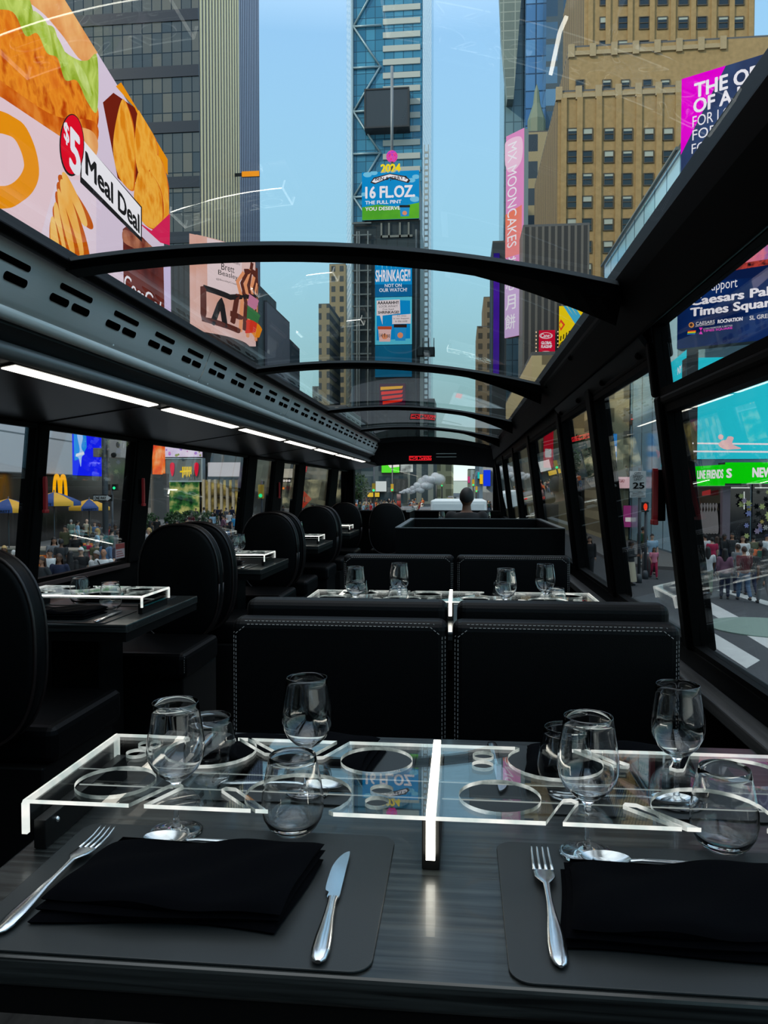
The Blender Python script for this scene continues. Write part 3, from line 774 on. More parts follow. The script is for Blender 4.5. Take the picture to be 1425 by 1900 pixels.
def sticker(loc, rz, label):
    r = empty('warning_sticker', loc, rz); tag(r, label, 'sticker', 'red and white stickers on the left windows')
    MB().box(-.055, .055, 0, .0006, -.04, .04).build('paper', mat('white sticker', (215, 190, 190), .5), r)
    b = MB().box(-.053, .053, -.0006, 0, .010, .038); b.build('red_band', REDP, r)
    b = MB()
    for i in range(3): b.box(-.045, .045 - .012 * i, -.0006, 0, -.03 + .012 * i, -.026 + .012 * i)
    b.build('printed_lines', REDP, r)
sticker((xl(.90) + .006, 3.93, .885), PI / 2, 'red and white sticker in the low corner of the umbrella window')
sticker((xl(.95) + .006, 7.05, .93), PI / 2, 'red and white sticker on the narrow far left window')
# ================================================================== outside: street, buildings, screens
SZ = -2.40            # street level below the bus deck
def GX(px, Y, py=905): return PY(px, py, Y).x
def GZ(py, Y, px=712): return PY(px, py, Y).z

ASPH = mat('asphalt', (62, 66, 70), 0.85, vary=0.18, scale=0.9)
PAVE = mat('concrete pavement', (108, 108, 106), 0.85, vary=0.12, scale=1.5)
PAINT = mat('white road paint', (190, 194, 192), 0.7, vary=0.15, scale=3)
struct(MB().add([(-220, -60, SZ), (220, -60, SZ), (220, 900, SZ), (-220, 900, SZ)], [(0, 1, 2, 3)]).build('street', ASPH), 'grey asphalt street around the bus', 'street')
struct(MB().prism([(-120, -60), (-9.0, -60), (-9.0, 60), (-22, 150), (-120, 150)], SZ + .002, SZ + .15, 'z').build('sidewalk', PAVE), 'broad concrete pavement on the umbrella cart side', 'pavement')
struct(MB().prism([(7.2, 37.5), (8.4, 35.2), (11.4, 33.6), (60, 33.6), (60, 130), (10.5, 130)], SZ + .002, SZ + .15, 'z').build('sidewalk', PAVE), 'concrete pavement in front of the green shop sign', 'pavement')
crosswalk_mats = PAINT
for i, (pa, pb, pc, pd_) in enumerate([((1292, 1122), (1320, 1118), (1440, 1182), (1440, 1212)), ((1290, 1178), (1300, 1160), (1410, 1225), (1385, 1240)), ((1330, 1095), (1345, 1092), (1440, 1120), (1440, 1128))]):
    q = [PZ(*p, SZ + .006) for p in (pa, pb, pc, pd_)]
    struct(MB().add([tuple(v) for v in q] + [(v.x, v.y, SZ + .0005) for v in q], [(0, 1, 2, 3), (4, 7, 6, 5), (0, 4, 5, 1), (1, 5, 6, 2), (2, 6, 7, 3), (3, 7, 4, 0)]).build('road_marking', PAINT), ['broad white crossing stripe nearest the green shop corner', 'white crossing stripe closest to the right bus window', 'thin white line across the side road'][i], 'road marking')
c = PZ(1425, 1165, SZ)
struct(MB().prism(circle(c.x, c.y, 1.5, 32), SZ + .001, SZ + .03, 'z').build('road_island', mat('pale green concrete', (120, 142, 132), .8)), 'pale green round pad on the asphalt by the crossing', 'road island')

# ---- screens and signs -------------------------------------------------------
def text_mesh(body, bold=0.0, shear=0.0, spacing=1.0, res=3):
    cu = bpy.data.curves.new('text', 'FONT'); cu.body = body; cu.size = 1.0; cu.shear = shear; cu.space_character = spacing; cu.resolution_u = res; cu.space_line = 0.9
    o = bpy.data.objects.new('text', cu); COL.objects.link(o)
    bpy.context.view_layer.update()
    me = bpy.data.meshes.new_from_object(o.evaluated_get(bpy.context.evaluated_depsgraph_get()))
    bpy.data.objects.remove(o); bpy.data.curves.remove(cu)
    if bold > 0.004:                                   # heavier strokes: the same outline laid over itself, slightly shifted
        b = bmesh.new()
        for dx, dy in ((-1, 0), (1, 0), (0, -.7), (0, .7), (-.7, -.5), (.7, .5), (-.7, .5), (.7, -.5)):
            c = me.copy(); c.transform(Matrix.Translation((dx * bold * 1.15, dy * bold * 1.15, 0))); b.from_mesh(c); bpy.data.meshes.remove(c)
        b.to_mesh(me); b.free()
    return me
class Board:
    """a flat sign or screen: left and right edge given as (pixel column, distance)"""
    def __init__(s, name, label, cat, L, R, ytop, ybot, face, th=0.35, body=None, group=None, z=None, rim=0.0, rim_mat=None):
        ym = 905
        A, B = PY(L[0], ym, L[1]), PY(R[0], ym, R[1])
        s.P0 = Vector((A.x, A.y, 0)); s.d = Vector((B.x - A.x, B.y - A.y, 0)); s.w = s.d.length; s.d.normalize()
        s.n = Vector((s.d.y, -s.d.x, 0)); s.zb = 0
        if z: zb, zt = z
        else: zb, zt = s.uv(L[0], ybot)[1], s.uv(L[0], ytop)[1]
        s.zb, s.h = zb, zt - zb
        s.root = empty(name, (A.x, A.y, zb), math.atan2(s.d.y, s.d.x)); tag(s.root, label, cat, group)
        s.eps = max(0.003, 0.0007 * A.y)
        MB().box(0, s.w, 0.001, th, 0, s.h).build('housing', body or mat('dark sign housing', (22, 24, 28), .5), s.root)
        MB().add([(0, 0, 0), (s.w, 0, 0), (s.w, 0, s.h), (0, 0, s.h)], [(0, 1, 2, 3)]).build('screen' if face.node_tree.nodes.get('Emission') else 'face', face, s.root)
        s.k = 0
        if rim:
            b = MB(); r = rim
            for a in ((-r, s.w + r, -r, 0), (-r, s.w + r, s.h, s.h + r), (-r, 0, 0, s.h), (s.w, s.w + r, 0, s.h)): b.box(a[0], a[1], -r * .5, th, a[2], a[3])
            b.build('frame', rim_mat or mat('dark sign housing', (22, 24, 28), .5), s.root)
    def uv(s, px, py):
        d = ray(px, py); t = (s.P0 - EYE).dot(s.n) / d.dot(s.n); Q = EYE + d * t
        return ((Q - s.P0).dot(s.d), Q.z - s.zb)
    def poly(s, pts, m, name='picture', layer=None, smooth=False, n=6, parent=None, clip=True):
        if layer is None: s.k += 1; layer = s.k
        q = [s.uv(*p) for p in (smooth_closed(pts, n) if smooth else pts)]
        if clip: q = [(min(max(u, 0), s.w), min(max(v, 0), s.h)) for u, v in q]
        y = -s.eps * layer
        a = sum(q[i][0] * q[(i + 1) % len(q)][1] - q[(i + 1) % len(q)][0] * q[i][1] for i in range(len(q)))
        if a < 0: q.reverse()
        return MB().add([(u, y, v) for u, v in q], [list(range(len(q)))]).build(name, m, parent or s.root)
    def ring(s, pts, m, name='outline', n=6, w=0.1, layer=None):
        if layer is None: s.k += 1; layer = s.k
        q = [s.uv(*p) for p in smooth_closed(pts, n)]; q.append(q[0])
        b = MB(); b.tube([(u, -s.eps * layer, v) for u, v in q], w, 6); return b.build(name, m, s.root)
    def tline(s, body, bl, pxr, hpx, m, bold=0.02, shear=0.0, **k):
        """text on a level line of the sign: bottom left pixel, right pixel column, height in pixels at the left"""
        u0, v0 = s.uv(*bl); v1 = s.uv(bl[0], bl[1] - hpx)[1]; u1 = s.uv(pxr, bl[1])[0]
        return s.text(body, None, None, m, bold, shear, box=(u0, v0, u1, v1), **k)
    def text(s, body, bl, tr, m, bold=0.015, shear=0.0, layer=None, name='lettering', rot=None, spacing=1.0, box=None):
        """fit text in the box whose bottom left and top right corners are these pixels; rot=-1 runs downwards"""
        if layer is None: s.k += 1; layer = s.k
        me = text_mesh(body, bold, shear, spacing)
        if not me.vertices: return
        if box: u0, v0, u1, v1 = box
        else: (u0, v0), (u1, v1) = s.uv(*bl), s.uv(*tr)
        if rot == -1: me.transform(Matrix.Rotation(-PI / 2, 4, 'Z'))
        xs = [v.co.x for v in me.vertices]; ys = [v.co.y for v in me.vertices]
        x0, x1, y0, y1 = min(xs), max(xs), min(ys), max(ys); y = -s.eps * layer
        for v in me.vertices:
            v.co = (u0 + (v.co.x - x0) / (x1 - x0) * (u1 - u0), y, v0 + (v.co.y - y0) / (y1 - y0) * (v1 - v0))
        me.materials.append(m); me.name = name
        o = bpy.data.objects.new(name, me); COL.objects.link(o); o.parent = s.root; return o
def E(name, r, g, b, s=1.0): return glow('lit %s' % name, (r, g, b), strength=s)
WHITE = E('white', 246, 240, 248); LWHITE = E('soft white', 226, 220, 222); DKTXT = E('charcoal', 34, 34, 36); BLUELET = E('sky blue', 40, 150, 215)

def facade(name, d, cw, ch, gap, c1, c2, cm, rough=0.2, spec=0.6, smooth=0.05, metal=0.0):
    """grid of panes as a surface pattern; d is the horizontal run of the wall"""
    if name in MATS: return MATS[name]
    m, nt, b = new_mat(name); L = nt.links.new
    tc = nt.nodes.new('ShaderNodeTexCoord'); dp = nt.nodes.new('ShaderNodeVectorMath'); dp.operation = 'DOT_PRODUCT'; dp.inputs[1].default_value = (d[0], d[1], 0)
    sp = nt.nodes.new('ShaderNodeSeparateXYZ'); cb = nt.nodes.new('ShaderNodeCombineXYZ'); br = nt.nodes.new('ShaderNodeTexBrick')
    br.offset = 0.0; br.squash = 1.0
    br.inputs['Color1'].default_value = rgb(*c1); br.inputs['Color2'].default_value = rgb(*c2); br.inputs['Mortar'].default_value = rgb(*cm)
    br.inputs['Scale'].default_value = 1.0; br.inputs['Mortar Size'].default_value = gap; br.inputs['Mortar Smooth'].default_value = smooth
    br.inputs['Bias'].default_value = 0.0; br.inputs['Brick Width'].default_value = cw; br.inputs['Row Height'].default_value = ch
    L(tc.outputs['Object'], dp.inputs[0]); L(tc.outputs['Object'], sp.inputs[0]); L(dp.outputs['Value'], cb.inputs['X']); L(sp.outputs['Z'], cb.inputs['Y']); L(cb.outputs[0], br.inputs['Vector'])
    L(br.outputs['Color'], b.inputs['Base Color'])
    b.inputs['Roughness'].default_value = rough; b.inputs['Specular IOR Level'].default_value = spec; b.inputs['Metallic'].default_value = metal
    MATS[name] = m; return m
def block(name, label, foot, z0, z1, sides, cat='building', top=None, parent=None, part='walls', group=None):
    """prism building on a footprint given counter-clockwise; sides = one material per wall (or one for all)"""
    n = len(foot); cx = sum(p[0] for p in foot) / n; cy = sum(p[1] for p in foot) / n
    if parent is None:
        root = empty(name, (cx, cy, z0)); tag(root, label, cat, group); ox, oy, oz = cx, cy, z0
    else: root = parent; ox, oy, oz = root.location
    ms = sides if isinstance(sides, list) else [sides] * n
    uniq = []
    for m in ms:
        if m not in uniq: uniq.append(m)
    b = MB()
    for i in range(n):
        (xa, ya), (xb, yb) = foot[i], foot[(i + 1) % n]
        b.add([(xa - ox, ya - oy, z0 - oz), (xb - ox, yb - oy, z0 - oz), (xb - ox, yb - oy, z1 - oz), (xa - ox, ya - oy, z1 - oz)], [(0, 1, 2, 3)], uniq.index(ms[i]))
    b.build(part, uniq, root)
    MB().prism([(x - ox, y - oy) for x, y in foot], z1 - oz + .001, z1 - oz + .3, 'z').build('roof', top or mat('grey roof', (80, 82, 84), .8), root)
    return root
def rect(x0, x1, y0, y1): return [(x0, y0), (x1, y0), (x1, y1), (x0, y1)]      # sides: front (-Y), right (+X), back, left
PLAIN = mat('plain grey wall', (90, 92, 94), .8)

# ---- the huge food screen and its building on the left ------------------------------------
YR = 72.0
XR_ = GX(308, YR); dd = ray(680, 905); dd = Vector((dd.x, dd.y, 0)).normalized()
def on_left(px):        # distance at which a pixel column meets the left facade line
    r = ray(px, 905); k = r.x / r.y; m = dd.x / dd.y
    return (XR_ - m * YR) / (k - m)
YLF = on_left(-260)
food = Board('food_billboard', 'giant lit food screen with a five dollar meal advert, upper left', 'billboard', (-260, YLF), (308, YR), 0, 0, E('pale pink screen', 238, 216, 230), th=1.5, z=(12.0, 1.22 + 615 / FPX * YR * 1.01))
TAN = glow('bun crust', (255, 196, 128), (228, 132, 62), scale=.22); CHICK = glow('fried coating', (232, 116, 26), (250, 150, 40), c3=(196, 70, 12), scale=.6); CHICK2 = glow('dark fried coating', (190, 66, 16), (222, 104, 22), c3=(240, 140, 50), scale=.5)
LET1 = glow('lettuce', (150, 176, 40), (205, 222, 110), scale=.55, dist=1.0); LET2 = glow('pale lettuce', (214, 228, 140), (170, 196, 60), scale=.6); NUG = glow('golden nugget', (236, 140, 26), (255, 184, 70), c3=(246, 158, 40), scale=.5)
FRY = glow('golden fry', (250, 172, 66), (255, 206, 120), scale=.25); FRYD = E('fry shade', 206, 92, 12); ORNG = E('orange', 246, 152, 20); DRED = E('dark red', 120, 34, 20); REDP_ = E('badge red', 236, 16, 42); BROWN = glow('cola brown', (74, 26, 24), (120, 52, 44), scale=.3)
food.poly([(178, 0), (178, 470), (320, 590), (320, 250), (150, -60)], E('lilac screen', 226, 206, 226), 'backdrop')
food.poly([(-60, -60), (150, -60), (178, 30), (178, 100), (150, 112), (110, 60), (60, 10)], TAN, 'top_bun', smooth=True)
food.poly([(-60, 20), (-20, -40), (40, 10), (95, 95), (150, 160), (180, 200), (172, 250), (120, 262), (40, 225), (-60, 150)], CHICK, 'chicken', smooth=True)
food.poly([(-60, 110), (20, 165), (100, 215), (172, 225), (178, 265), (150, 292), (90, 245), (0, 190), (-60, 160)], CHICK2, 'chicken_underside', smooth=True)
food.poly([(-40, -60), (40, -20), (66, 40), (96, 50), (110, 88), (140, 110), (160, 112), (178, 105), (178, 205), (160, 190), (140, 150), (118, 148), (104, 108), (84, 98), (66, 62), (44, 66), (20, 22), (-30, 10)], LET1, 'lettuce', smooth=True)
food.poly([(60, 20), (84, 44), (92, 84), (74, 74), (58, 40)], LET2, 'lettuce_leaf', smooth=True); food.poly([(96, 60), (118, 100), (126, 140), (106, 104)], LET2, 'lettuce_leaf', smooth=True); food.poly([(132, 112), (154, 136), (166, 178), (148, 158)], LET2, 'lettuce_leaf', smooth=True)
food.poly([(110, 235), (160, 240), (177, 262), (172, 292), (150, 290), (122, 262)], TAN, 'bottom_bun', smooth=True)
food.poly([(-60, 150), (0, 183), (86, 240), (140, 275), (178, 300), (178, 340), (110, 330), (105, 318), (98, 338), (80, 400), (60, 470), (-60, 420)], E('paper wrap', 240, 208, 216), 'paper_bag')
food.ring([(-40, 236), (10, 232), (36, 268), (46, 318), (30, 352), (0, 366), (-40, 350)], ORNG, 'arch', w=.55)
for a in ([(100, 330), (112, 326), (150, 380), (166, 416), (156, 420), (126, 388)], [(96, 346), (108, 340), (140, 404), (158, 470), (146, 474), (118, 420)], [(92, 362), (102, 360), (128, 430), (138, 474), (122, 480), (108, 440)], [(86, 385), (96, 382), (112, 440), (122, 480), (108, 482), (92, 430)], [(80, 410), (90, 408), (104, 460), (106, 484), (92, 480), (80, 450)]):
    food.poly([(x + 1, y + 3) for x, y in a], FRYD, 'fry_edge', smooth=True); food.poly([(sum(q[0] for q in a) / len(a) * .28 + x * .72 - 2, y - 2) for x, y in a], FRY, 'fry', smooth=True)
food.poly([(180, 190), (200, 172), (245, 200), (250, 330), (230, 350), (208, 330)], DRED, 'carton_inside')
food.poly([(204, 160), (214, 150), (262, 205), (309, 285), (309, 335), (280, 290), (240, 200)], ORNG, 'carton_side')
for a in ([(214, 186), (226, 200), (238, 250), (238, 330), (232, 352), (210, 330), (199, 290), (200, 245)], [(246, 198), (262, 210), (278, 262), (280, 290), (262, 320), (246, 322), (238, 270)], [(276, 290), (288, 298), (300, 345), (302, 400), (288, 410), (266, 330)], [(250, 312), (268, 322), (286, 356), (289, 404), (276, 424), (250, 410), (235, 370), (240, 330)]):
    food.poly([(x + 3, y + 3) for x, y in a], CHICK2, 'nugget_edge', smooth=True); food.poly(a, NUG, 'nugget', smooth=True)
food.poly([(240, 410), (268, 428), (308, 402), (303, 455), (285, 450)], E('carton pink', 226, 40, 92), 'carton_flap')
food.poly([(252, 470), (308, 470), (308, 610), (270, 560)], E('pale lilac', 214, 196, 232), 'backdrop')
food.poly([(212, 425), (225, 415), (262, 452), (290, 480), (292, 575), (250, 560), (214, 545)], BROWN, 'cola_cup')
food.poly([(214, 426), (244, 440), (272, 462), (268, 478), (236, 462), (213, 448)], glow('cola foam', (190, 120, 90), (120, 50, 40), scale=.5), 'cola_foam', smooth=True)
food.tline('Coca', (214, 535), 252, 30, WHITE, .01, .25); food.tline('Cola', (254, 562), 291, 28, WHITE, .01, .25)
food.poly([(128, 254), (247, 384), (247, 449), (128, 338)], DKTXT, 'label_edge', smooth=False)
food.poly([(131, 257), (244.5, 385), (244.5, 440), (130, 328)], E('label white', 250, 244, 250), 'label')
food.tline('Meal Deal', (137, 322), 240.5, 43, DKTXT, .03)
food.poly(circle(110, 269, 24, 32, 58), DKTXT, 'badge_edge', clip=False); food.poly(circle(110, 268, 22, 32, 55), REDP_, 'badge', clip=False)
food.text('5', (104, 312), (126, 256), WHITE, .04); food.text('$', (93, 263), (103, 233), WHITE, .02)
# the building under and behind the screen
def LP(px, off=0.0):
    Y = on_left(px); P = PY(px, 905, Y); nrm = Vector((-dd.y, dd.x, 0)); return P + nrm * off
def LQ(Y, off): return Vector((XR_ + dd.x / dd.y * (Y - YR), Y, 0)) + Vector((-dd.y, dd.x, 0)) * off
def lfoot(pa, pb, near, far):
    a, b = LP(pa), LP(pb); nrm = Vector((-dd.y, dd.x, 0))
    q = [a + nrm * near, b + nrm * near, b + nrm * far, a + nrm * far]
    return [(v.x, v.y) for v in q]
BRZ = facade('dark bronze shop glass', (dd.x, dd.y), 1.6, 2.6, .06, (40, 34, 28), (24, 22, 20), (60, 54, 48), .15, .6)
lb = block('screen_building', 'long building on the left carrying the food screen and grey sign band', [(v.x, v.y) for v in (LQ(-45, 1.6), LQ(YR - .5, 1.6), LQ(YR - .5, 20), LQ(-45, 20))], SZ + .15, 34.0, BRZ)
GREYB = facade('grey panel band', (dd.x, dd.y), 3.2, 2.2, .05, (222, 214, 214), (196, 190, 188), (120, 118, 118), .5, .3)
gb = Board('sign_band', 'grey panelled band above the shop front seen through the left windows', 'facade band', (-300, on_left(-300)), (135, on_left(135)), 700, 700, GREYB, th=1.2, z=(2.05, 9.5), body=mat('grey panels', (140, 136, 136), .6))
bs = Board('blue_screen', 'bright blue screen with pale blue figure shapes behind the pole', 'screen', (135, on_left(136)), (189, on_left(189)), 700, 700, glow('deep blue screen', (16, 30, 250), strength=1.0), th=.9, z=(2.05, 6.6))
bs.poly([(135, 780), (158, 780), (160, 830), (150, 850), (137, 855)], E('azure', 30, 140, 230), 'picture')
bs.poly([(141, 806), (148, 803), (152, 812), (149, 830), (155, 842), (150, 848), (148, 866), (144, 850), (138, 846), (146, 836)], E('pale blue', 160, 196, 245), 'figure', smooth=True)
bs.poly([(138, 842), (153, 838), (153, 843), (138, 847)], E('pale white', 220, 226, 240), 'figure')
ar = empty('arch_sign', tuple(LP(104, -.25)), math.atan2(dd.y, dd.x)); ar.location.z = PY(104, 928, on_left(104)).z; tag(ar, 'yellow double arch letter sign above the umbrella cart', 'sign')
b = MB()
for s in (-1, 1):
    pts = [(s * (.055 + .44 - .44 * math.cos(a)) , 0, 1.55 * math.sin(a) ** .75) for a in [PI * k / 16 for k in range(17)]]
    b.tube(pts, [.10] * 17, 8)
b.build('letter', E('arch yellow', 255, 178, 10), ar)
MB().box(-1.1, 1.1, .12, .22, -.15, -.02).build('bracket', mat('dark sign housing', (22, 24, 28), .5), ar)

# ---- dark glass tower beyond the food screen --------------------------------------------------
YT = 130.0
xa, xb = GX(120, YT), GX(375, YT); YT2 = xb / (ray(485, 905).x / ray(485, 905).y)
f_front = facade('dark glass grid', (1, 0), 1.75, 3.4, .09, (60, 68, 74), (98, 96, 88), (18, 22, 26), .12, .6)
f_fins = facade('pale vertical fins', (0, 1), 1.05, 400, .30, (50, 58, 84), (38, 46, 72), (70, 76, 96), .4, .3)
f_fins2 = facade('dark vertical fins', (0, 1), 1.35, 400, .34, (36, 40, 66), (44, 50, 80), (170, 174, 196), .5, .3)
ym = xb / (ray(448, 905).x / ray(448, 905).y)
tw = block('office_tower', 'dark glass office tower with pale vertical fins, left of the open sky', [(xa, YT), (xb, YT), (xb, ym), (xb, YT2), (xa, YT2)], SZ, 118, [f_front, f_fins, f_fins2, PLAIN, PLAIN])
b = MB(); nf = 40
for i in range(12):
    z = 8.2 + i * 9.4; b.box(xa - tw.location.x, xb - tw.location.x, YT - .18 - tw.location.y, YT - tw.location.y, z, z + 1.9)
b.build('spandrel_bands', mat('dark spandrel', (26, 32, 44), .3), tw)
b = MB()
for i in range(14): 
    y = YT + (ym - YT) * (i + .5) / 14; b.box(xb - tw.location.x, xb + .15 - tw.location.x, y - .34 - tw.location.y, y + .34 - tw.location.y, 20, 120)
b.build('fins', mat('sunlit cream fin', (255, 238, 192), .6), tw)  # reflected sunlight on this side is put into the fins' cream colour
sg = Board('orange_strip', 'tiny orange lit strip against the dark fins of the left tower', 'sign', (452, 150), (484, 150), 318, 328, E('amber', 255, 160, 40), th=.4); MB().box(-2.2, -.01, .1, .3, .2, .8).build('bracket', mat('dark sign housing', (22, 24, 28), .5), sg.root)  # small glowing orange strip held on a bracket beside the fins
# podium with the curved screen
YP = 120.0
pd = block('podium', 'dark ribbed podium below the office tower', [(GX(300, YP), YP), (GX(372, YP), YP), (GX(480, YP + 16), YP + 16), (GX(480, YP + 16), YP + 30), (xb + .4, YP + 30), (xb + .4, YT - .2), (GX(300, YP), YT - .2)], SZ, 37.5, facade('dark ribbed podium', (1, .3), .9, 60, .16, (34, 40, 46), (44, 50, 56), (18, 20, 24), .4, .4))
cs = empty('curved_screen', (0, 0, 0)); tag(cs, 'curved lit art screen with pink and brown pattern round the podium corner', 'screen')
PAL = PY(367, 905, YP - 1.5); PBR = PY(475, 905, YP + 17); mid = (PAL + PBR) / 2; ax = (PBR - PAL); nn = Vector((ax.y, -ax.x, 0)).normalized()
def cpt(t, v, off=0.0):       # t along the screen 0..1, v height
    p = PAL.lerp(PBR, t) + nn * (4 * t * (1 - t) * 3.2 + off); return (p.x, p.y, v)
zb_, zt_ = 1.22 + 300 / FPX * YP, 1.22 + 425 / FPX * YP + 4
ART = glow('pink art screen', (236, 196, 190), (226, 168, 150), scale=.12)
b = MB(); b.strip([[cpt(i / 24, z) for z in (zb_, zt_)] for i in range(25)]); b.strip([[cpt(i / 24, z, -1.2) for z in (zb_ - .3, zt_ + .3)] for i in range(25)]); b.strip([[cpt(i / 24, zb_ - .3, -1.2), cpt(i / 24, zb_, 0)] for i in range(25)]); b.build('screen', ART, cs)
rnd = random.Random(4)
def cstroke(pts, w, m, nm):
    q = []
    for (t0, v0), (t1, v1) in zip(pts[:-1], pts[1:]):
        for k in range(6): q.append((t0 + (t1 - t0) * k / 6, v0 + (v1 - v0) * k / 6))
    q.append(pts[-1]); H = zt_ - zb_
    MB().tube([cpt(t, zb_ + v * H, .06) for t, v in q], w, 5).build(nm, m, cs)
BR1, BR2, CRM = E('art brown', 96, 48, 40), E('art dark', 40, 38, 40), E('art orange', 240, 156, 110)
for i in range(9):
    t = .42 + .06 * i; cstroke([(t, rnd.uniform(0, .2)), (t + .03, .4), (t - .04, .6), (t + .05, rnd.uniform(.7, .95))], .38, BR1 if i % 2 else CRM, 'stroke')
for p in ([(.05, .45), (.05, .1), (.4, .05)], [(.12, .06), (.2, .34), (.24, .05)], [(.05, .44), (.3, .40), (.95, .62)], [(.3, .22), (.5, .2)], [(.5, .75), (.7, .82), (.98, .7)], [(.32, .12), (.38, .45)]): cstroke(p, .5, BR2 if rnd.random() < .5 else BR1, 'stroke')
for p, c in (([(.5, .12), (.62, .16)], E('art red', 226, 60, 40)), ([(.66, .16), (.78, .14)], E('art amber', 240, 140, 30)), ([(.52, .30), (.7, .28)], E('art green', 60, 120, 70)), ([(.54, .44), (.66, .44)], E('art rose', 206, 128, 160))): cstroke(p, 1.3, c, 'colour_patch')
H = zt_ - zb_; b = MB(); b.strip([[cpt(t, zb_ + v * H, .12) for v in (.42, .99)] for t in (.08, .18, .28, .38, .45)]); b.build('caption_panel', E('caption pink', 240, 214, 216), cs)
def ctext(s, t0, t1, v0, v1, m, bold=.0):
    me = text_mesh(s, bold); xs = [v.co.x for v in me.vertices]; ys = [v.co.y for v in me.vertices]; x0, x1, y0, y1 = min(xs), max(xs), min(ys), max(ys)
    for v in me.vertices: v.co = cpt(t0 + (v.co.x - x0) / (x1 - x0) * (t1 - t0), zb_ + H * (v0 + (v.co.y - y0) / (y1 - y0) * (v1 - v0)), .2)
    me.materials.append(m); o = bpy.data.objects.new('lettering', me); COL.objects.link(o); o.parent = cs
ctext('ArtPop', .15, .43, .83, .93, BLUELET, .01); ctext('STREET GALLERY', .15, .42, .79, .815, BR2); ctext('Brett', .20, .34, .68, .755, BR2); ctext('Beasley', .17, .38, .60, .67, BR2); ctext('@BeasleyCreative', .15, .40, .55, .575, BR2)
block('low_building', 'grey sloping podium end to the right of the curved screen', [(GX(474, 141), 141), (GX(497, 141), 141), (GX(497, 141), 160), (GX(474, 141), 160)], SZ, GZ(555, 141), mat('grey lilac wall', (104, 108, 120), .6))
lo = block('low_building', 'dark round-cornered building beside the pale sky, left', [(GX(490, 170), 170), (GX(522, 170), 170), (GX(530, 172), 174), (GX(530, 174), 190), (GX(490, 170), 190)], SZ, GZ(616, 170), facade('dark slate panels', (1, 0), 5, 4, .12, (44, 52, 60), (38, 46, 54), (30, 36, 42), .5, .4))
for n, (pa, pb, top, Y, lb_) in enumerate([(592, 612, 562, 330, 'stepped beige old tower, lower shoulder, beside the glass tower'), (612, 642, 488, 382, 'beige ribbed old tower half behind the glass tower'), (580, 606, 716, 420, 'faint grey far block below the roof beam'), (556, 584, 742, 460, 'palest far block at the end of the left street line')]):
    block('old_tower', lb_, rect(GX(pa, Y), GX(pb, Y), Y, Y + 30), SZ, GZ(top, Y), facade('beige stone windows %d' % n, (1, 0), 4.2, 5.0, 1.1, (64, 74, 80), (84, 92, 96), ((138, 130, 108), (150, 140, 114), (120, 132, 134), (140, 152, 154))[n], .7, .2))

# ---- tall glass tower and the narrow sign tower in the middle -------------------------------------------
YG = 330.0; zg = GZ(-160, YG)
gx0, gx1, gx2 = GX(655, YG), GX(708, YG), GX(783, YG)
BLU = facade('blue curtain wall', (1, 0), 4.0, 4.6, .16, (34, 96, 128), (62, 128, 158), (26, 66, 88), .1, .7)
LAT = facade('pale lattice glass', (1, 1), 3.6, 3.0, .5, (120, 156, 186), (96, 132, 162), (196, 210, 222), .2, .5)
gt = block('glass_tower', 'tall blue glass tower with crossed braces behind the narrow sign tower', [(GX(628, YG), YG + 26), (gx0, YG), (gx2, YG), (GX(795, YG), YG + 24), (GX(795, YG), YG + 50), (GX(628, YG), YG + 50)], SZ, zg, [LAT, BLU, facade('pale side glass', (0, 1), 3, 3, .5, (190, 208, 220), (170, 190, 206), (220, 228, 232), .3, .5), BLU, BLU, BLU], cat='tower')
ox, oy, oz = gt.location
b = MB()
for i in range(40):
    z = GZ(322 - 25.0 * i / 1.0, YG)
    if i > 16: break
    b.box(gx1 + .6 - ox, gx2 - 1 - ox, YG - .5 - oy, YG - .02 - oy, z - oz, z + 2.4 - oz)
b.build('pale_bands', mat('pale spandrel', (158, 164, 160), .5), gt)
b = MB(); zs = [GZ(y, YG) for y in (440, 365, 285, 206, 125, 48, -40)]
for i, (za, zb2) in enumerate(zip(zs[:-1], zs[1:])):
    p, q = ((gx0 + .5), gx1 - .5) if i % 2 else (gx1 - .5, gx0 + .5)
    b.tube([(p - ox, YG - .7 - oy, za - oz), (q - ox, YG - .7 - oy, zb2 - oz)], .45, 6); b.tube([(gx0 - ox, YG - .7 - oy, za - oz), (gx1 - ox, YG - .7 - oy, za - oz)], .5, 6)
b.tube([(gx0 - ox, YG - .7 - oy, 0), (gx0 - ox, YG - .7 - oy, zg - oz)], .6, 6)
b.build('braces', mat('steel brace', (120, 146, 158), .4, .3), gt)
Board('dark_screen', 'switched off black screen high on the glass tower', 'screen', (679, YG - 6), (756, YG - 6), 168, 236, mat('dead screen', (44, 50, 56), .3), th=5.98, rim=.6)
YO = 220.0
DKST = facade('dark steel frame', (1, 0), 3.0, 3.4, .14, (32, 44, 50), (40, 54, 60), (24, 30, 34), .4, .4)
ot = block('sign_tower', 'narrow dark tower stacked with bright ice cream screens', rect(GX(657, YO), GX(779, YO), YO, YO + 22), SZ, GZ(412, YO), DKST, cat='tower')
block('sign_tower', 'narrow dark tower stacked with bright ice cream screens', rect(GX(676, YO), GX(776, YO), YO + .5, YO + 20), GZ(412, YO), GZ(322, YO), DKST, parent=ot, part='upper_walls')
ox, oy, oz = ot.location; b = MB()
for px in (664, 668, 684, 772): b.tube([(GX(px, YO) - ox, YO - 1 - oy, 0), (GX(px, YO) - ox, YO - 1 - oy, GZ(430, YO) - oz)], .28, 6)
for y in range(415, 700, 22): b.box(GX(655, YO) - ox, GX(690, YO) - ox, YO - 1.2 - oy, YO - .8 - oy, GZ(y, YO) - oz - .2, GZ(y, YO) - oz + .2)
b.build('scaffold', mat('grey scaffold', (92, 104, 108), .5, .3), ot)
b = MB()
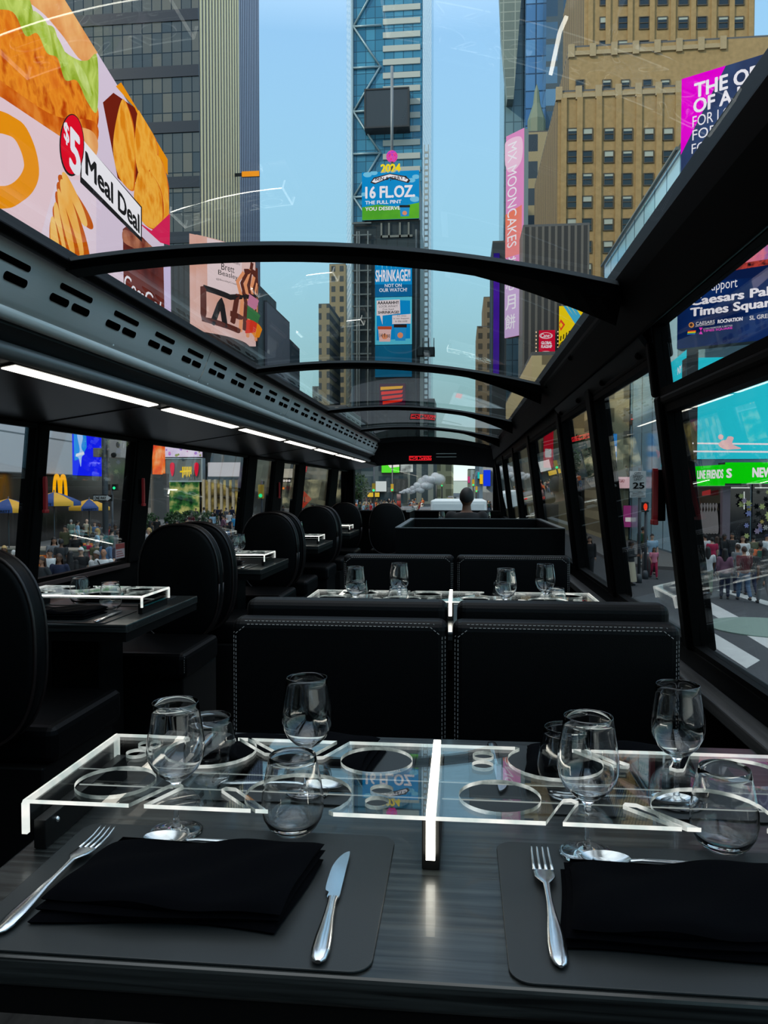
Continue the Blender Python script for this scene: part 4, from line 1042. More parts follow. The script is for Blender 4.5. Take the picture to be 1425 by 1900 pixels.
for px in (708, 722, 742, 758): b.box(GX(px, YO) - ox - .25, GX(px, YO) - ox + .25, YO - .6 - oy, YO - oy, GZ(442, YO) - oz, GZ(415, YO) - oz)
b.box(GX(706, YO) - ox, GX(765, YO) - ox, YO - .6 - oy, YO - oy, GZ(442, YO) - oz, GZ(438, YO) - oz)
b.build('open_gallery', mat('pale concrete frame', (110, 118, 116), .7), ot)
PZm = empty('ball_pole', (GX(727, YO + 4), YO + 4, GZ(322, YO))); tag(PZm, 'thin mast with a glowing pink ball above the yellow year sign', 'mast')
MB().tube([(0, 0, 0), (0, 0, GZ(124, YO + 4) - PZm.location.z)], .42, 8).build('pole', mat('grey mast', (120, 128, 134), .5, .4), PZm)
MB().ball((0, 0, GZ(291, YO + 4) - PZm.location.z), 1.65, 16, 12).build('ball', glow('pink ball', (238, 40, 120), (250, 90, 180), c3=(150, 50, 220), scale=1.6), PZm)
yr = empty('year_sign', (GX(706, YO - 1), YO - 1, GZ(320, YO - 1))); tag(yr, 'yellow numerals 2024 on top of the ice cream screen', 'sign')
me = text_mesh('2024', .05); w = GX(743, YO) - GX(706, YO); xs = [v.co.x for v in me.vertices]; x0, x1 = min(xs), max(xs); hh = GZ(305, YO) - GZ(320, YO)
b = MB(); me.transform(Matrix(((w / (x1 - x0), 0, 0, -x0 * w / (x1 - x0)), (0, 0, -1, 0), (0, hh / .70, 0, 0), (0, 0, 0, 1)))); me.materials.append(E('year yellow', 255, 226, 40)); me.name = 'numerals'
o = bpy.data.objects.new('numerals', me); COL.objects.link(o); o.parent = yr
MB().box(0, w, .3, .6, -.1, .25).build('bar', mat('dark sign housing', (22, 24, 28), .5), yr)
ic = Board('ice_cream_screen', 'large blue and green ice cream screen below the yellow year', 'screen', (672, YO - 1), (777, YO - 1), 320, 409, E('cyan blue', 14, 146, 214), th=.9)
ic.poly([(672, 385), (700, 380), (740, 384), (778, 376), (778, 410), (672, 410)], glow('grass green', (70, 160, 50), (110, 196, 40), scale=.06), 'meadow')
for cx, cy, r in ((682, 325, 8), (694, 322, 7), (764, 336, 7), (772, 330, 7), (676, 363, 6), (770, 372, 9)): ic.poly(circle(cx, cy, r, 16, r * .6), E('cloud blue', 120, 200, 235), 'cloud')
ic.poly([(688, 342), (694, 333), (724, 325), (754, 330), (762, 338), (758, 343), (724, 334), (696, 345)], E('logo brown', 60, 44, 40), 'logo_ribbon', smooth=False)
ic.poly([(691, 341), (696, 335), (724, 327), (752, 332), (758, 337), (755, 341), (724, 332), (698, 343)], WHITE, 'logo_ribbon')
ic.text('BEN & JERRY\'S', (697, 341), (755, 330), DKTXT, .02)
ic.text('16 FL.OZ.', (679, 373), (771, 347), WHITE, .035); ic.text('THE FULL PINT', (679, 384), (746, 375), WHITE, .025); ic.text('YOU DESERVE!', (679, 396), (746, 387), WHITE, .025)
def tub(bd, cx, cy, w, h, lid, body, nm='ice_cream_tub'):
    bd.poly([(cx - w * .42, cy + h * .5), (cx + w * .42, cy + h * .5), (cx + w * .5, cy - h * .34), (cx - w * .5, cy - h * .34)], body, nm)
    bd.poly([(cx - w * .54, cy - h * .5), (cx + w * .54, cy - h * .5), (cx + w * .54, cy - h * .3), (cx - w * .54, cy - h * .3)], lid, 'tub_lid')
    bd.poly(circle(cx, cy + h * .18, w * .24, 14, h * .18), E('scoop', 236, 150, 110), 'scoop')
tub(ic, 752, 397, 18, 22, DKTXT, BLUELET)
s2 = Board('shrinkage_screen', 'tall blue shrinkage screen in the middle of the narrow tower', 'screen', (696, YO - 1), (764, YO - 1), 470, 551, E('cyan blue', 14, 146, 214), th=.9)
s2.poly([(696, 528), (764, 528), (764, 551), (696, 551)], E('teal', 16, 104, 160), 'picture')
for i in range(8): s2.poly([(697 + i * 8.5, 470), (704 + i * 8.5, 470), (701 + i * 8.5, 496 + (i * 7) % 8)], E('icicle', 110, 204, 240), 'icicle')
s2.text('SHRINKAGE?!', (698, 526), (762, 502), WHITE, .025); s2.text('NOT ON', (715, 536), (746, 529), WHITE, .015); s2.text('OUR WATCH!', (705, 545), (756, 537), WHITE, .015)
s3 = Board('speech_bubble_screen', 'pale blue screen with speech bubbles and two ice cream tubs', 'screen', (696, YO - 1), (764, YO - 1), 552, 640, E('pale aqua', 90, 200, 226), th=.9)
s3.poly([(699, 556), (761, 558), (761, 628), (699, 632)], E('cyan blue', 14, 146, 214), 'picture')
s3.poly([(699, 558), (742, 556), (743, 582), (710, 586), (710, 603), (705, 586), (699, 586)], E('bubble', 236, 222, 226), 'speech_bubble'); s3.poly([(728, 586), (763, 583), (762, 601), (728, 602)], E('bubble', 236, 222, 226), 'speech_bubble')
s3.text('AAAAAHH!!', (701, 566), (740, 559), DKTXT, .03); s3.text('LOOK AWAY!', (704, 572), (738, 567), DKTXT, 0); s3.text("I've had", (711, 577), (731, 573), DKTXT, 0); s3.text('SHRINKAGE!', (702, 584), (741, 578), DKTXT, .03)
s3.text("It's okay,", (738, 590), (755, 586), DKTXT, 0); s3.text('it can happen', (731, 595), (760, 591), DKTXT, 0); s3.text('in the cold.', (734, 600), (757, 596), DKTXT, 0)
tub(s3, 715, 622, 24, 28, E('tub lid', 196, 82, 50), E('tub cream', 236, 190, 186)); s3.text('14 fl oz', (706, 629), (725, 621), DKTXT, .01); tub(s3, 744, 620, 22, 30, E('tub dark lid', 50, 34, 34), BLUELET)
s4 = Board('teal_screen', 'plain teal screen under the two tubs on the narrow tower', 'screen', (696, YO - 1), (764, YO - 1), 641, 700, glow('teal screen', (16, 88, 124), (22, 112, 150), scale=.05), th=.9)
neon = Board('reflection_bars', 'red and yellow bars for a roof glass reflection, low on the narrow tower', 'sign', (704, YO - 1.5), (752, YO - 1.5), 712, 752, E('reflection purple', 70, 20, 50), th=1.3)  # glowing bars added for red and yellow reflections in the roof glass
for i in range(4): neon.poly([(706 + i * 1.5, 718 + i * 9), (748, 716 + i * 8), (746, 721 + i * 8), (706 + i * 1.5, 724 + i * 9)], E('reflection red' if i else 'reflection amber', 255, 50 if i else 190, 30), 'reflection_bar')
lm = empty('lattice_mast', (GX(790, YO - 8), YO - 8, SZ)); tag(lm, 'thin pale lattice hoist mast beside the narrow tower', 'mast')
b = MB(); zt = GZ(272, YO - 8) - SZ
for dx in (-.55, .55): b.tube([(dx, 0, 0), (dx, 0, zt)], .13, 5)
for k in range(int(zt / 1.6)): b.box(-.5, .5, -.1, .1, k * 1.6, k * 1.6 + .5)
b.build('lattice', mat('pale galvanised steel', (150, 156, 154), .5, .3), lm)
b = MB(); z0 = GZ(662, YO - 8) - SZ; b.box(-2.6, 2.4, -1.5, 1.5, z0, z0 + 2.2)
for dx in (-2.4, -.8, .8, 2.2): b.tube([(dx, -1.5, z0), (dx, -1.5, z0 + 4.6)], .12, 5)
b.build('hoist_cage', mat('dark cage', (40, 50, 52), .6), lm)

# ---- right side: glass towers, brick tower, blade signs --------------------------------------------------------
YQ = 210.0
t1 = block('glass_tower', 'slim grey green glass tower with a leaning wedge, right of the open sky', rect(GX(932, YQ), GX(967, YQ), YQ, YQ + 25), SZ, GZ(-80, YQ), facade('grey green glass', (1, 0), 2.2, 4.2, .14, (112, 140, 148), (92, 122, 134), (70, 92, 100), .15, .6), cat='tower')
wd = MB(); ox, oy, oz = t1.location
q = [PY(*p, YQ - 4) for p in ((925, -60), (968, -60), (967, 0), (953, 184), (941, 184), (930, 60))]
wd.v = [(p.x - ox, p.y - oy, p.z - oz) for p in q] + [(p.x - ox, YQ - oy, p.z - oz) for p in q]
wd.f = [[5, 4, 3, 2, 1, 0]] + [[i, (i + 1) % 6, 6 + (i + 1) % 6, 6 + i] for i in range(6)]; wd.m = [0] * 7; wd.sm = [False] * 7
wd.build('leaning_wedge', facade('grey wedge grid', (1, 0), 3, 2.4, .12, (112, 124, 118), (96, 108, 104), (140, 148, 140), .4, .4), t1)
block('glass_tower', 'deep blue gridded glass tower between slim tower and brick tower', rect(GX(967, YQ - 1) + .2, GX(1008, YQ - 6), YQ - 6, YQ + 25), SZ, GZ(-80, YQ), facade('deep blue grid', (1, 0), 3.4, 4.4, .18, (58, 104, 158), (90, 140, 190), (30, 56, 88), .1, .7), cat='tower')
block('glass_tower', 'dark navy glass tower with ledges just behind the brick tower', rect(GX(1008, YQ - 14), GX(1060, YQ - 14), YQ - 14, YQ + 20), SZ, GZ(-80, YQ - 14), facade('navy ledges', (1, 0), 30, 5.4, .7, (40, 62, 84), (92, 130, 164), (66, 76, 82), .15, .6), cat='tower')
sh = block('old_tower', 'cream stone shaft with a pointed top below the blue tower', rect(GX(976, 190), GX(1030, 190), 190, 200), SZ, GZ(258, 190), facade('cream stone grid', (1, 0), 5, 6.4, 1.2, (44, 60, 74), (60, 76, 90), (150, 140, 112), .6, .3))
ox, oy, oz = sh.location; zz = GZ(258, 190) - oz
MB().lathe([(2.2, zz), (2.2, zz + 5), (.9, zz + 9), (.6, zz + 12), (0, zz + 14)], 8, (GX(995, 190) - ox, 195 - oy, 0), 0, False).build('pointed_top', mat('green copper', (96, 112, 96), .6), sh)
pg = block('dark_tower', 'dark slab carrying a purple lit strip, right of the pale sky', rect(GX(912, 170), GX(938, 170), 170, 185), SZ, GZ(456, 170), mat('dark slab', (40, 50, 58), .5), cat='building')
ps = Board('purple_strip_screen', 'narrow purple lit strip screen on the dark slab', 'screen', (914, 169), (925, 169), 470, 700, glow('purple strip', (26, 20, 110), (96, 40, 190), scale=.05), th=1.0)
br_ = block('old_tower', 'brown brick stepped tower at the edge of the pale sky', rect(GX(884, 300), GX(913, 300), 300, 330), SZ, GZ(610, 300), facade('brown brick windows', (1, 0), 3.4, 4.0, .9, (62, 60, 54), (74, 70, 62), (122, 108, 88), .8, .2))
block('', '', rect(GX(896, 300), GX(912.8, 300), 300.5, 328), GZ(610, 300) + .3, GZ(556, 300), facade('brown brick windows', (1, 0), 3.4, 4.0, .9, (62, 60, 54), (74, 70, 62), (122, 108, 88), .8, .2), parent=br_, part='upper_walls')
YB_ = 112.0
bl = Board('blade_sign', 'tall pink and orange vertical blade sign with white lettering', 'sign', (936, YB_ + 1.5), (969, YB_ - 1.0), 255, 628, glow('pink blade', (236, 150, 206), strength=.95), th=.9, body=mat('grey blade edge', (140, 146, 140), .5))
bl.poly([(936, 400), (969, 380), (969, 470), (936, 480)], glow('orange blade', (246, 128, 96), (240, 150, 170), scale=.08), 'picture'); bl.poly([(936, 500), (969, 500), (969, 628), (936, 628)], E('lavender blade', 214, 180, 226), 'picture')
bl.poly([(937, 270), (969, 255), (969, 300), (945, 320)], E('light pink', 246, 200, 226), 'picture', smooth=True)
bl.text('MX MOONCAKES', (944, 462), (962, 262), WHITE, .0, rot=-1)
for i, chx in enumerate('\u7f8e\u5fc3\u6708\u9905'): bl.text(chx, (943, 506 + i * 36), (962, 474 + i * 36), WHITE, .01)
rb = block('ribbed_building', 'dark ribbed slab behind the red flagship sign', rect(GX(968, 105), GX(1090, 105), 105, 112.6), SZ, GZ(430, 105), facade('dark ribs', (1, 0), .85, 300, .16, (40, 38, 38), (48, 46, 44), (92, 88, 82), .5, .4))
cn = Board('red_sign', 'tall red sign with white script ovals and block capitals', 'sign', (998, 104.1), (1028, 104.1), 613, 712, E('flag red', 214, 18, 56), th=.93)
for i in range(3):
    y = 623 + i * 35; cn.poly(circle(1013, y, 12.5, 24, 6), E('pink oval', 246, 200, 206), 'oval'); cn.poly(circle(1013, y, 11, 24, 4.8), E('flag red', 214, 18, 56), 'oval'); cn.text("Cane's", (1003, y + 4), (1024, y - 4), WHITE, .01, .2)
for i in range(2): cn.text('GLOBAL', (1003, 641 + i * 35), (1023, 635 + i * 35), WHITE, .04); cn.text('FLAGSHIP', (1003, 648 + i * 35), (1023, 642 + i * 35), WHITE, .04)
b = MB()
for i in range(14):
    for u in (-.35, cn.w + .35): b.ball((u, -.1, cn.h * (i + .5) / 14), .09, 6, 4)
b.build('bulbs', E('bulb warm', 255, 214, 170, 1.3), cn.root)
yl = Board('yellow_sign', 'bright yellow sign with blue waves and a red diamond', 'sign', (1035, 104.1), (1100, 104.1), 568, 720, E('sun yellow', 250, 214, 20), th=.89)
for i in range(3): yl.poly([(1045 + i * 7, 568), (1051 + i * 7, 568), (1078 + i * 6, 606), (1074 + i * 6, 612)], E('wave blue', 70, 176, 214), 'wave')
yl.poly([(1040, 593), (1048, 603), (1040, 615), (1035, 607), (1035, 600)], E('diamond red', 236, 70, 40), 'diamond'); yl.poly([(1040, 599), (1044, 604), (1040, 610), (1037, 604)], E('sun yellow', 250, 214, 20), 'diamond')
yl.poly(circle(1050, 650, 15, 24, 18), E('line black', 30, 26, 20), 'sun_disc'); yl.poly(circle(1050, 650, 13.6, 24, 16.5), E('sun yellow', 250, 214, 20), 'sun_disc')
for i in range(7): yl.poly([(1038 + i * 5, 634 - 3 * (3 - abs(i - 3))), (1040 + i * 5, 634 - 3 * (3 - abs(i - 3))), (1041 + i * 5, 625 - 3 * (3 - abs(i - 3))), (1039 + i * 5, 625 - 3 * (3 - abs(i - 3)))], E('line black', 30, 26, 20), 'ray')

# ---- stepped brick tower
YK = 130.0
BRICK = mat('tan brick', (146, 124, 88), 0.85, vary=0.28, scale=1.3, spec=.2)
SIDE = facade('tan brick side strips', (0, 1), 1.7, 300, .45, (58, 56, 52), (66, 62, 56), (150, 130, 96), .8, .2)
kx0 = GX(1030, YK)
bt = block('brick_tower', 'stepped tan brick tower with rows of sash windows, upper right', [(kx0, YK), (GX(1420, YK), YK), (GX(1420, YK), YK + 40), (kx0, YK + 40)], SZ, GZ(188, YK), [BRICK, BRICK, BRICK, SIDE], cat='tower')
ox, oy, oz = bt.location
Y2, Y3 = YK + 3.2, YK + 6.4
block('', '', [(GX(1050, Y2), Y2), (GX(1420, Y2), Y2), (GX(1420, Y2), Y2 + 34), (GX(1050, Y2), Y2 + 34)], GZ(188, YK) + .01, GZ(108, Y2), [BRICK, BRICK, BRICK, SIDE], parent=bt, part='middle_tier')
block('', '', [(GX(1077, Y3), Y3), (GX(1387, Y3), Y3), (GX(1387, Y3), Y3 + 28), (GX(1077, Y3), Y3 + 28)], GZ(108, Y2) + .01, GZ(-130, Y3), [BRICK, BRICK, BRICK, SIDE], parent=bt, part='top_tier')
STONE = mat('pale stone trim', (150, 134, 104), .8, vary=.15, scale=2)
def crenels(px0, px1, py, Y, n):
    b = MB(); x0, x1, z = GX(px0, Y), GX(px1, Y), GZ(py, Y)
    for i in range(n):
        u = x0 + (x1 - x0) * i / (n - 1); b.box(u - .5 - ox, u + .5 - ox, Y - .33 - oy, Y + .4 - oy, z - 1.5 - oz, z + .6 - oz)
    b.box(x0 - ox, x1 - ox, Y - .25 - oy, Y - .01 - oy, z - 1.2 - oz, z - .5 - oz)
    b.build('parapet', STONE, bt)
crenels(1032, 1250, 186, YK, 7); crenels(1054, 1330, 110, Y2, 8)
b = MB()
for px in (1041, 1070, 1105, 1141, 1178, 1215, 1250): x = GX(px, YK); b.box(x - .45 - ox, x + .45 - ox, YK - .35 - oy, YK - .01 - oy, 0, GZ(200, YK) - oz)
for px in (1088, 1120, 1160, 1200, 1238, 1275, 1312, 1345, 1380): x = GX(px, Y3); b.box(x - .4 - ox, x + .4 - ox, Y3 - .35 - oy, Y3 - .01 - oy, GZ(108, Y3) - oz, GZ(-125, Y3) - oz)
b.build('piers', BRICK, bt)
WGL = mat('dark window glass', (22, 26, 28), .08, spec=.8); WFR = mat('bronze window frame', (66, 58, 44), .6); BLIND = mat('pale window blind', (150, 158, 150), .7)
def sash(w, h, bl_):
    f = MB()
    for a in ((-w, -w + .14, 0, h), (w - .14, w, 0, h), (-w, w, 0, .16), (-w, w, h - .14, h), (-w, w, h * .5 - .06, h * .5 + .06)): f.box(a[0], a[1], -.16, .0, a[2], a[3])
    return f
sm = {}
def add_win(px, py, Y, wpx=9, hpx=23, bl_=0.0):
    w = wpx / FPX * Y; h = hpx / FPX * Y * .97; x, z = GX(px, Y), GZ(py + hpx / 2, Y, px)
    key = (wpx, hpx, int(bl_ * 4), Y)
    if key not in sm:
        sm[key] = (sash(w, h, bl_).mesh('window', WFR), MB().box(-w + .1, w - .1, -.06, -.03, .1, h - .1).mesh('glass', WGL), MB().box(-w + .12, w - .12, -.10, -.07, h * (1 - bl_), h - .12).mesh('blind', BLIND) if bl_ else None)
    a = bpy.data.objects.new('window', sm[key][0]); COL.objects.link(a); a.parent = bt; a.location = (x - ox, Y - oy, z - oz)
    for me in sm[key][1:]:
        if me: c = bpy.data.objects.new(me.name.split('.')[0], me); COL.objects.link(c); c.parent = a
rnd = random.Random(11)
for r in range(8):
    y = 250 + r * 41.8
    for px in (1057, 1085, 1124, 1158, 1197, 1232): add_win(px, y, YK, bl_=rnd.choice([0, 0, .25, .25, .5]))
for px in (1070, 1119, 1153, 1193, 1226): add_win(px, 160, Y2, 8, 22, rnd.choice([0, .25]))
for r in range(4):
    for px in (1114, 1148, 1186, 1219, 1257, 1291, 1330, 1358): add_win(px, 44 + (r - 2) * 44, Y3, 9, 23, rnd.choice([0, 0, .25, .5]))

# ---- corner store with the tall screens on the right
GW = facade('pale blue glass wall', (0, 1), 2.6, 40, .10, (150, 196, 214), (168, 208, 222), (84, 112, 124), .12, .5)
cs_x = GX(1255, 40.0)
cb = block('corner_store', 'glass-walled corner building on the right with cyan and green shop signs', [(cs_x + .3, 41), (cs_x + 30, 41), (cs_x + 30, 62), (cs_x + .3, 62)], SZ + .15, 18.5, [GW, GW, GW, GW])
ox, oy, oz = cb.location
b = MB(); b.tube([(cs_x + .1 - ox, 41 - oy, 18.5 - oz), (cs_x + .1 - ox, 62 - oy, 18.5 - oz)], .10, 6); b.build('coping', mat('grey coping', (100, 116, 122), .5), cb)
def Btop(name, label, L, py_t, py_b, vp, pxr, face):
    """board whose horizontal lines run to the vanishing column vp"""
    A = PY(L[0], 905, L[1]); v = ray(vp, 905); m = v.x / v.y; k = ray(pxr, 905).x / ray(pxr, 905).y
    Y = (A.x - m * A.y) / (k - m); return Board(name, label, 'billboard', L, (pxr, Y), py_t, py_b, face, th=.8)
op = Btop('dark_screen', 'dark blue screen with a magenta corner and big white capitals, far upper right', (1256, 39.0), 150, 398, -1200, 1640, glow('night blue screen', (40, 48, 78), (58, 80, 124), scale=.3))
op.poly([(1256, 150), (1347, 121), (1256, 290)], E('magenta', 238, 0, 214), 'picture')
op.tline('THE OPER', (1288, 184), 1450, 28, WHITE, .03); op.tline('OF A LIFE', (1287, 213), 1424, 27, WHITE, .03)
op.tline('FOR LOCAL', (1286, 238), 1400, 20, WHITE, .0); op.tline('FOR BUSI', (1286, 263), 1388, 19, WHITE, .0); op.tline('FOR NEW', (1285, 288), 1384, 18, WHITE, .0); op.tline('ENTER', (1284, 310), 1325, 10, WHITE, -.005)
ca = Btop('dark_screen', 'navy screen with white support message and sponsor logos, right side', (1253, 39.0), 402, 648, -1200, 1640, glow('navy screen', (10, 22, 62), (14, 52, 118), scale=.25))
ca.poly([(1253, 380), (1640, 290), (1640, 480), (1253, 516)], glow('crowd photo', (150, 70, 160), (240, 130, 150), c3=(70, 90, 180), scale=.9, dist=.5), 'picture')
ca.poly([(1253, 508), (1640, 448), (1640, 490), (1253, 524)], glow('crowd heads', (20, 16, 26), (200, 70, 60), c3=(60, 36, 46), scale=2.4), 'picture'); ca.poly([(1253, 520), (1640, 458), (1640, 492), (1253, 530)], E('navy', 12, 30, 76), 'picture')
ca.tline('We Support', (1281, 552), 1369, 24, WHITE, .0); ca.tline('Caesars Palace', (1282, 569), 1476, 16.5, WHITE, .035); ca.tline('Times Square', (1282, 594), 1446, 21, WHITE, .035)
ca.tline('CAESARS', (1293, 605), 1328, 6, LWHITE, .01); ca.tline('ENTERTAINMENT', (1293, 608), 1328, 2.4, LWHITE, 0); ca.tline('ROCNATION', (1334, 602), 1380, 7, WHITE, .04); ca.tline('SL GREEN', (1393, 596), 1440, 8, LWHITE, .02)
ca.poly(circle(1286, 605, 5, 16), E('logo gold', 226, 150, 70), 'logo'); ca.poly(circle(1286, 605, 3, 14), E('logo dark', 60, 20, 16), 'logo')
for i, c in enumerate(((230, 60, 50), (245, 150, 40), (250, 220, 50), (60, 170, 80), (60, 110, 210))): ca.poly([(1280, 616 + i * 1.6), (1295, 615 + i * 1.6), (1295, 616.6 + i * 1.6), (1280, 617.6 + i * 1.6)], E('flag %d' % i, *c), 'rainbow_flag')
ca.poly([(1302, 611), (1309, 611), (1305.5, 617), (1309, 623), (1302, 623), (1305.5, 617)], E('hot pink', 240, 60, 200), 'logo'); ca.tline('COALITION FOR A BETTER', (1310, 615), 1364, 2.8, LWHITE, 0); ca.tline('TIMES SQUARE', (1310, 620.5), 1364, 4.6, E('hot pink', 240, 60, 200), .02)
CY = E('cyan screen', 40, 206, 226)
YS_ = 36.0
cf = Board('cyan_screen', 'large cyan screen with pink swoosh above the green shop sign', 'screen', (1271, YS_), (1560, YS_), 664, 852, CY, th=.7)
cf.poly([(1271, 821), (1560, 824), (1560, 827), (1271, 824)], WHITE, 'stripe'); cf.poly([(1271, 836), (1560, 838), (1560, 841), (1271, 839)], WHITE, 'stripe')
cf.poly([(1332, 826), (1338, 818), (1346, 816), (1350, 810), (1360, 812), (1358, 824), (1374, 832), (1360, 834), (1344, 834)], E('cloud pink', 240, 196, 200), 'swoosh', smooth=True); cf.poly(circle(1336, 811, 5, 16), E('cloud pink', 240, 196, 200), 'swoosh')
sd = Board('cyan_screen', 'narrow angled cyan screen with a yellow patch on the shop corner', 'screen', (1226, 42.0), (1271, YS_), 688, 866, CY, th=.5)
sd.poly([(1236, 782), (1256, 776), (1259, 812), (1244, 834), (1238, 820)], E('bus yellow', 246, 172, 10), 'picture', smooth=True); sd.poly([(1246, 800), (1256, 796), (1256, 818), (1248, 824)], E('grille pink', 236, 190, 200), 'picture'); sd.poly([(1236, 842), (1262, 836), (1256, 820), (1259, 820), (1266, 838), (1236, 846)], WHITE, 'stripe')
sd.text('NY', (1262, 696), (1270, 676), WHITE, .02)
GRN = E('vivid green', 10, 226, 10)
gs = Board('green_sign', 'vivid green shop sign with white capitals, straight part', 'sign', (1345, 34.0), (1600, 34.0), 858, 897, GRN, th=.9)
gs.text('S', (1347, 887), (1358, 869), WHITE, .05); gs.text('NEW YORK', (1395, 886), (1482, 867), WHITE, .05)
gl_ = Board('green_sign', 'vivid green shop sign with white capitals, angled part by the post', 'sign', (1252, 39.5), (1345, 34.0), 868, 902, GRN, th=.7)
gl_.tline('NEW YORK', (1246, 893), 1283, 13, WHITE, .04); gl_.tline('LINE FRIENDS', (1296, 889), 1344.5, 16, WHITE, .04)
SHOPG = mat('dark shop glass', (22, 24, 28), .1, spec=.7); FRM = mat('grey shop frame', (74, 78, 88), .5)
def shop(name, label, L, R, zt, picture):
    s = Board(name, label, 'shop window', L, R, 0, 0, SHOPG, th=.2, z=(SZ + .17, zt), body=FRM); return s
z_t = GZ(898, 34.0)
sw = shop('shop_window', 'dark shop window with white cutout figures left of the corner pillar', (1286, 37.4), (1341, 34.6), z_t, 1)
for i in range(6): sw.poly([(1299 + i * 6.5, 985), (1300 + i * 6.5, 952), (1302 + i * 6.5, 946), (1300.5 + i * 6.5, 938), (1303 + i * 6.5, 933), (1305.5 + i * 6.5, 938), (1304 + i * 6.5, 946), (1306 + i * 6.5, 955), (1307 + i * 6.5, 988)], mat('poster white', (170, 164, 160), .6), 'figure_poster', smooth=True)
sw.poly([(1310, 912), (1326, 908), (1326, 918), (1310, 920)], E('poster bright', 190, 60, 60, .6), 'poster')
MB_p = empty('shop_pillar', (GX(1346, 34.5), 34.5, SZ + .15)); tag(MB_p, 'grey corner pillar between the shop windows', 'pillar'); MB().box(-.16, .16, -.16, .16, 0, z_t - SZ - .17).build('shaft', mat('mauve pillar', (120, 104, 112), .5), MB_p)
for k, (pa, pb, lbk) in enumerate([(1353, 1393, 'shop window beside the pillar dotted with flower stickers'), (1397, 1470, 'shop window at the picture edge crowded with flower stickers')]):
    s = shop('shop_window', lbk, (pa, 34.6), (pb, 34.6), z_t, 2); rnd = random.Random(k)
    s.poly([(pa + 3, 904), (pb - 2, 904), (pb - 2, 906), (pa + 3, 906)], E('shop light', 220, 230, 226, 1.0), 'ceiling_light')
    if k == 0: s.poly([(1379, 912), (1381, 912), (1381, 945), (1379, 945)], E('shop light', 220, 230, 226, 1.0), 'tube_light')
    for i in range(9 if k == 0 else 26):
        cx, cy = rnd.uniform(pa + 4, pb - 4), rnd.uniform(912, 995); r = rnd.uniform(3, 5.5); c = rnd.choice([(190, 180, 170), (200, 170, 90), (150, 150, 200), (180, 150, 170), (200, 200, 120)])
        pts = [(cx + r * (1 + .28 * math.cos(6 * a)) * math.cos(a), cy + r * (1 + .28 * math.cos(6 * a)) * math.sin(a)) for a in [2 * PI * q / 36 for q in range(36)]]
        s.poly(pts, mat('sticker %d%d%d' % c, c, .6), 'flower_sticker')
# ================================================================== shop fronts, street furniture, vehicles, people
PZ_ = SZ + .15
def sidewalk_z(x, y): return PZ_ if (x < -9 or (x > 8 and y > 33.8)) else SZ
SHOPW = glow('warm shop interior', (40, 34, 22), (120, 104, 54), c3=(190, 170, 96), scale=.7, strength=.8); SHOPGR = glow('green shop interior', (12, 40, 26), (60, 120, 60), c3=(200, 200, 120), scale=.8, strength=.75)
DIM = facade('dim shop front', (1, 0), 2.6, 3.2, .18, (60, 62, 60), (40, 44, 44), (96, 94, 88), .3, .4)
# -- buildings seen through the left windows past the food screen
bA = block('shop_building', 'tall dim building with floral and neon signs seen through the wide left window', rect(GX(285, 96), GX(470, 96), 96, 112), PZ_, 17, DIM)
Board('poster_screen', 'tall red and orange poster screen at the corner of the wide left window', 'screen', (283, 80), (307, 82), 812, 880, glow('red poster', (226, 30, 20), (250, 120, 40), c3=(250, 190, 130), scale=.5), th=.5, group=None)
pc = empty('corner_pillar', (GX(297, 82), 82, PZ_)); tag(pc, 'grey stone pillar under the red and orange poster screen', 'pillar'); MB().box(-.9, .9, -.4, .4, 0, GZ(880, 82) - PZ_ + .12).build('shaft', mat('grey stone', (120, 116, 112), .8), pc)
fl_ = Board('floral_sign', 'white sign with pink and violet flowers above the neon drops sign', 'sign', (307, 95), (376, 95), 812, 848, glow('floral white', (214, 196, 232), (240, 226, 246), scale=.5), th=1.03)
rnd = random.Random(2)
for i in range(16): cx = rnd.uniform(310, 374); fl_.poly(circle(cx, rnd.uniform(826, 846), rnd.uniform(1, 3), 10), E('flower %d' % (i % 3), *((216, 130, 200), (170, 120, 214), (150, 160, 90))[i % 3]), 'flower')
nd = Board('neon_drops_sign', 'grey sign box with two red drops and yellow neon strokes', 'sign', (307, 94.6), (374, 94.6), 852, 892, mat('sign grey', (98, 108, 112), .5), th=1.1, rim=.15, rim_mat=mat('pale rim', (150, 170, 180), .4))
for cx in (320, 365): nd.poly([(cx - 4, 862), (cx, 858), (cx + 4, 862), (cx + 3, 876), (cx, 884), (cx - 3, 876)], E('drop red', 226, 30, 60), 'drop', smooth=True)
for i in range(6): nd.poly([(339 + i * 3.4, 866), (341 + i * 3.4, 866), (341 + i * 3.4, 886 - (i % 2) * 6), (339 + i * 3.4, 886 - (i % 3) * 3)], E('neon yellow', 255, 214, 30), 'neon_stroke')
nd.poly([(337, 874), (358, 872), (358, 875), (337, 877)], E('neon yellow', 255, 214, 30), 'neon_stroke')
s = Board('shop_window', 'green lit shop window under the neon drops sign', 'shop window', (308, 95.4), (370, 95.4), 0, 0, SHOPGR, th=.4, z=(PZ_ + .05, GZ(894, 95)), body=FRM)
cn_ = Board('canopy', 'plain white canopy fascia over the warm lit colonnade', 'canopy', (386, 90.4), (452, 90.5), 858, 884, mat('white fascia', (206, 202, 212), .5), th=5.6, body=mat('white fascia', (206, 202, 212), .5))
s = Board('shop_window', 'warm lit shop windows behind pale columns under the white canopy', 'shop window', (374, 95.4), (466, 95.4), 0, 0, SHOPW, th=.4, z=(PZ_ + .05, GZ(890, 95)), body=FRM)
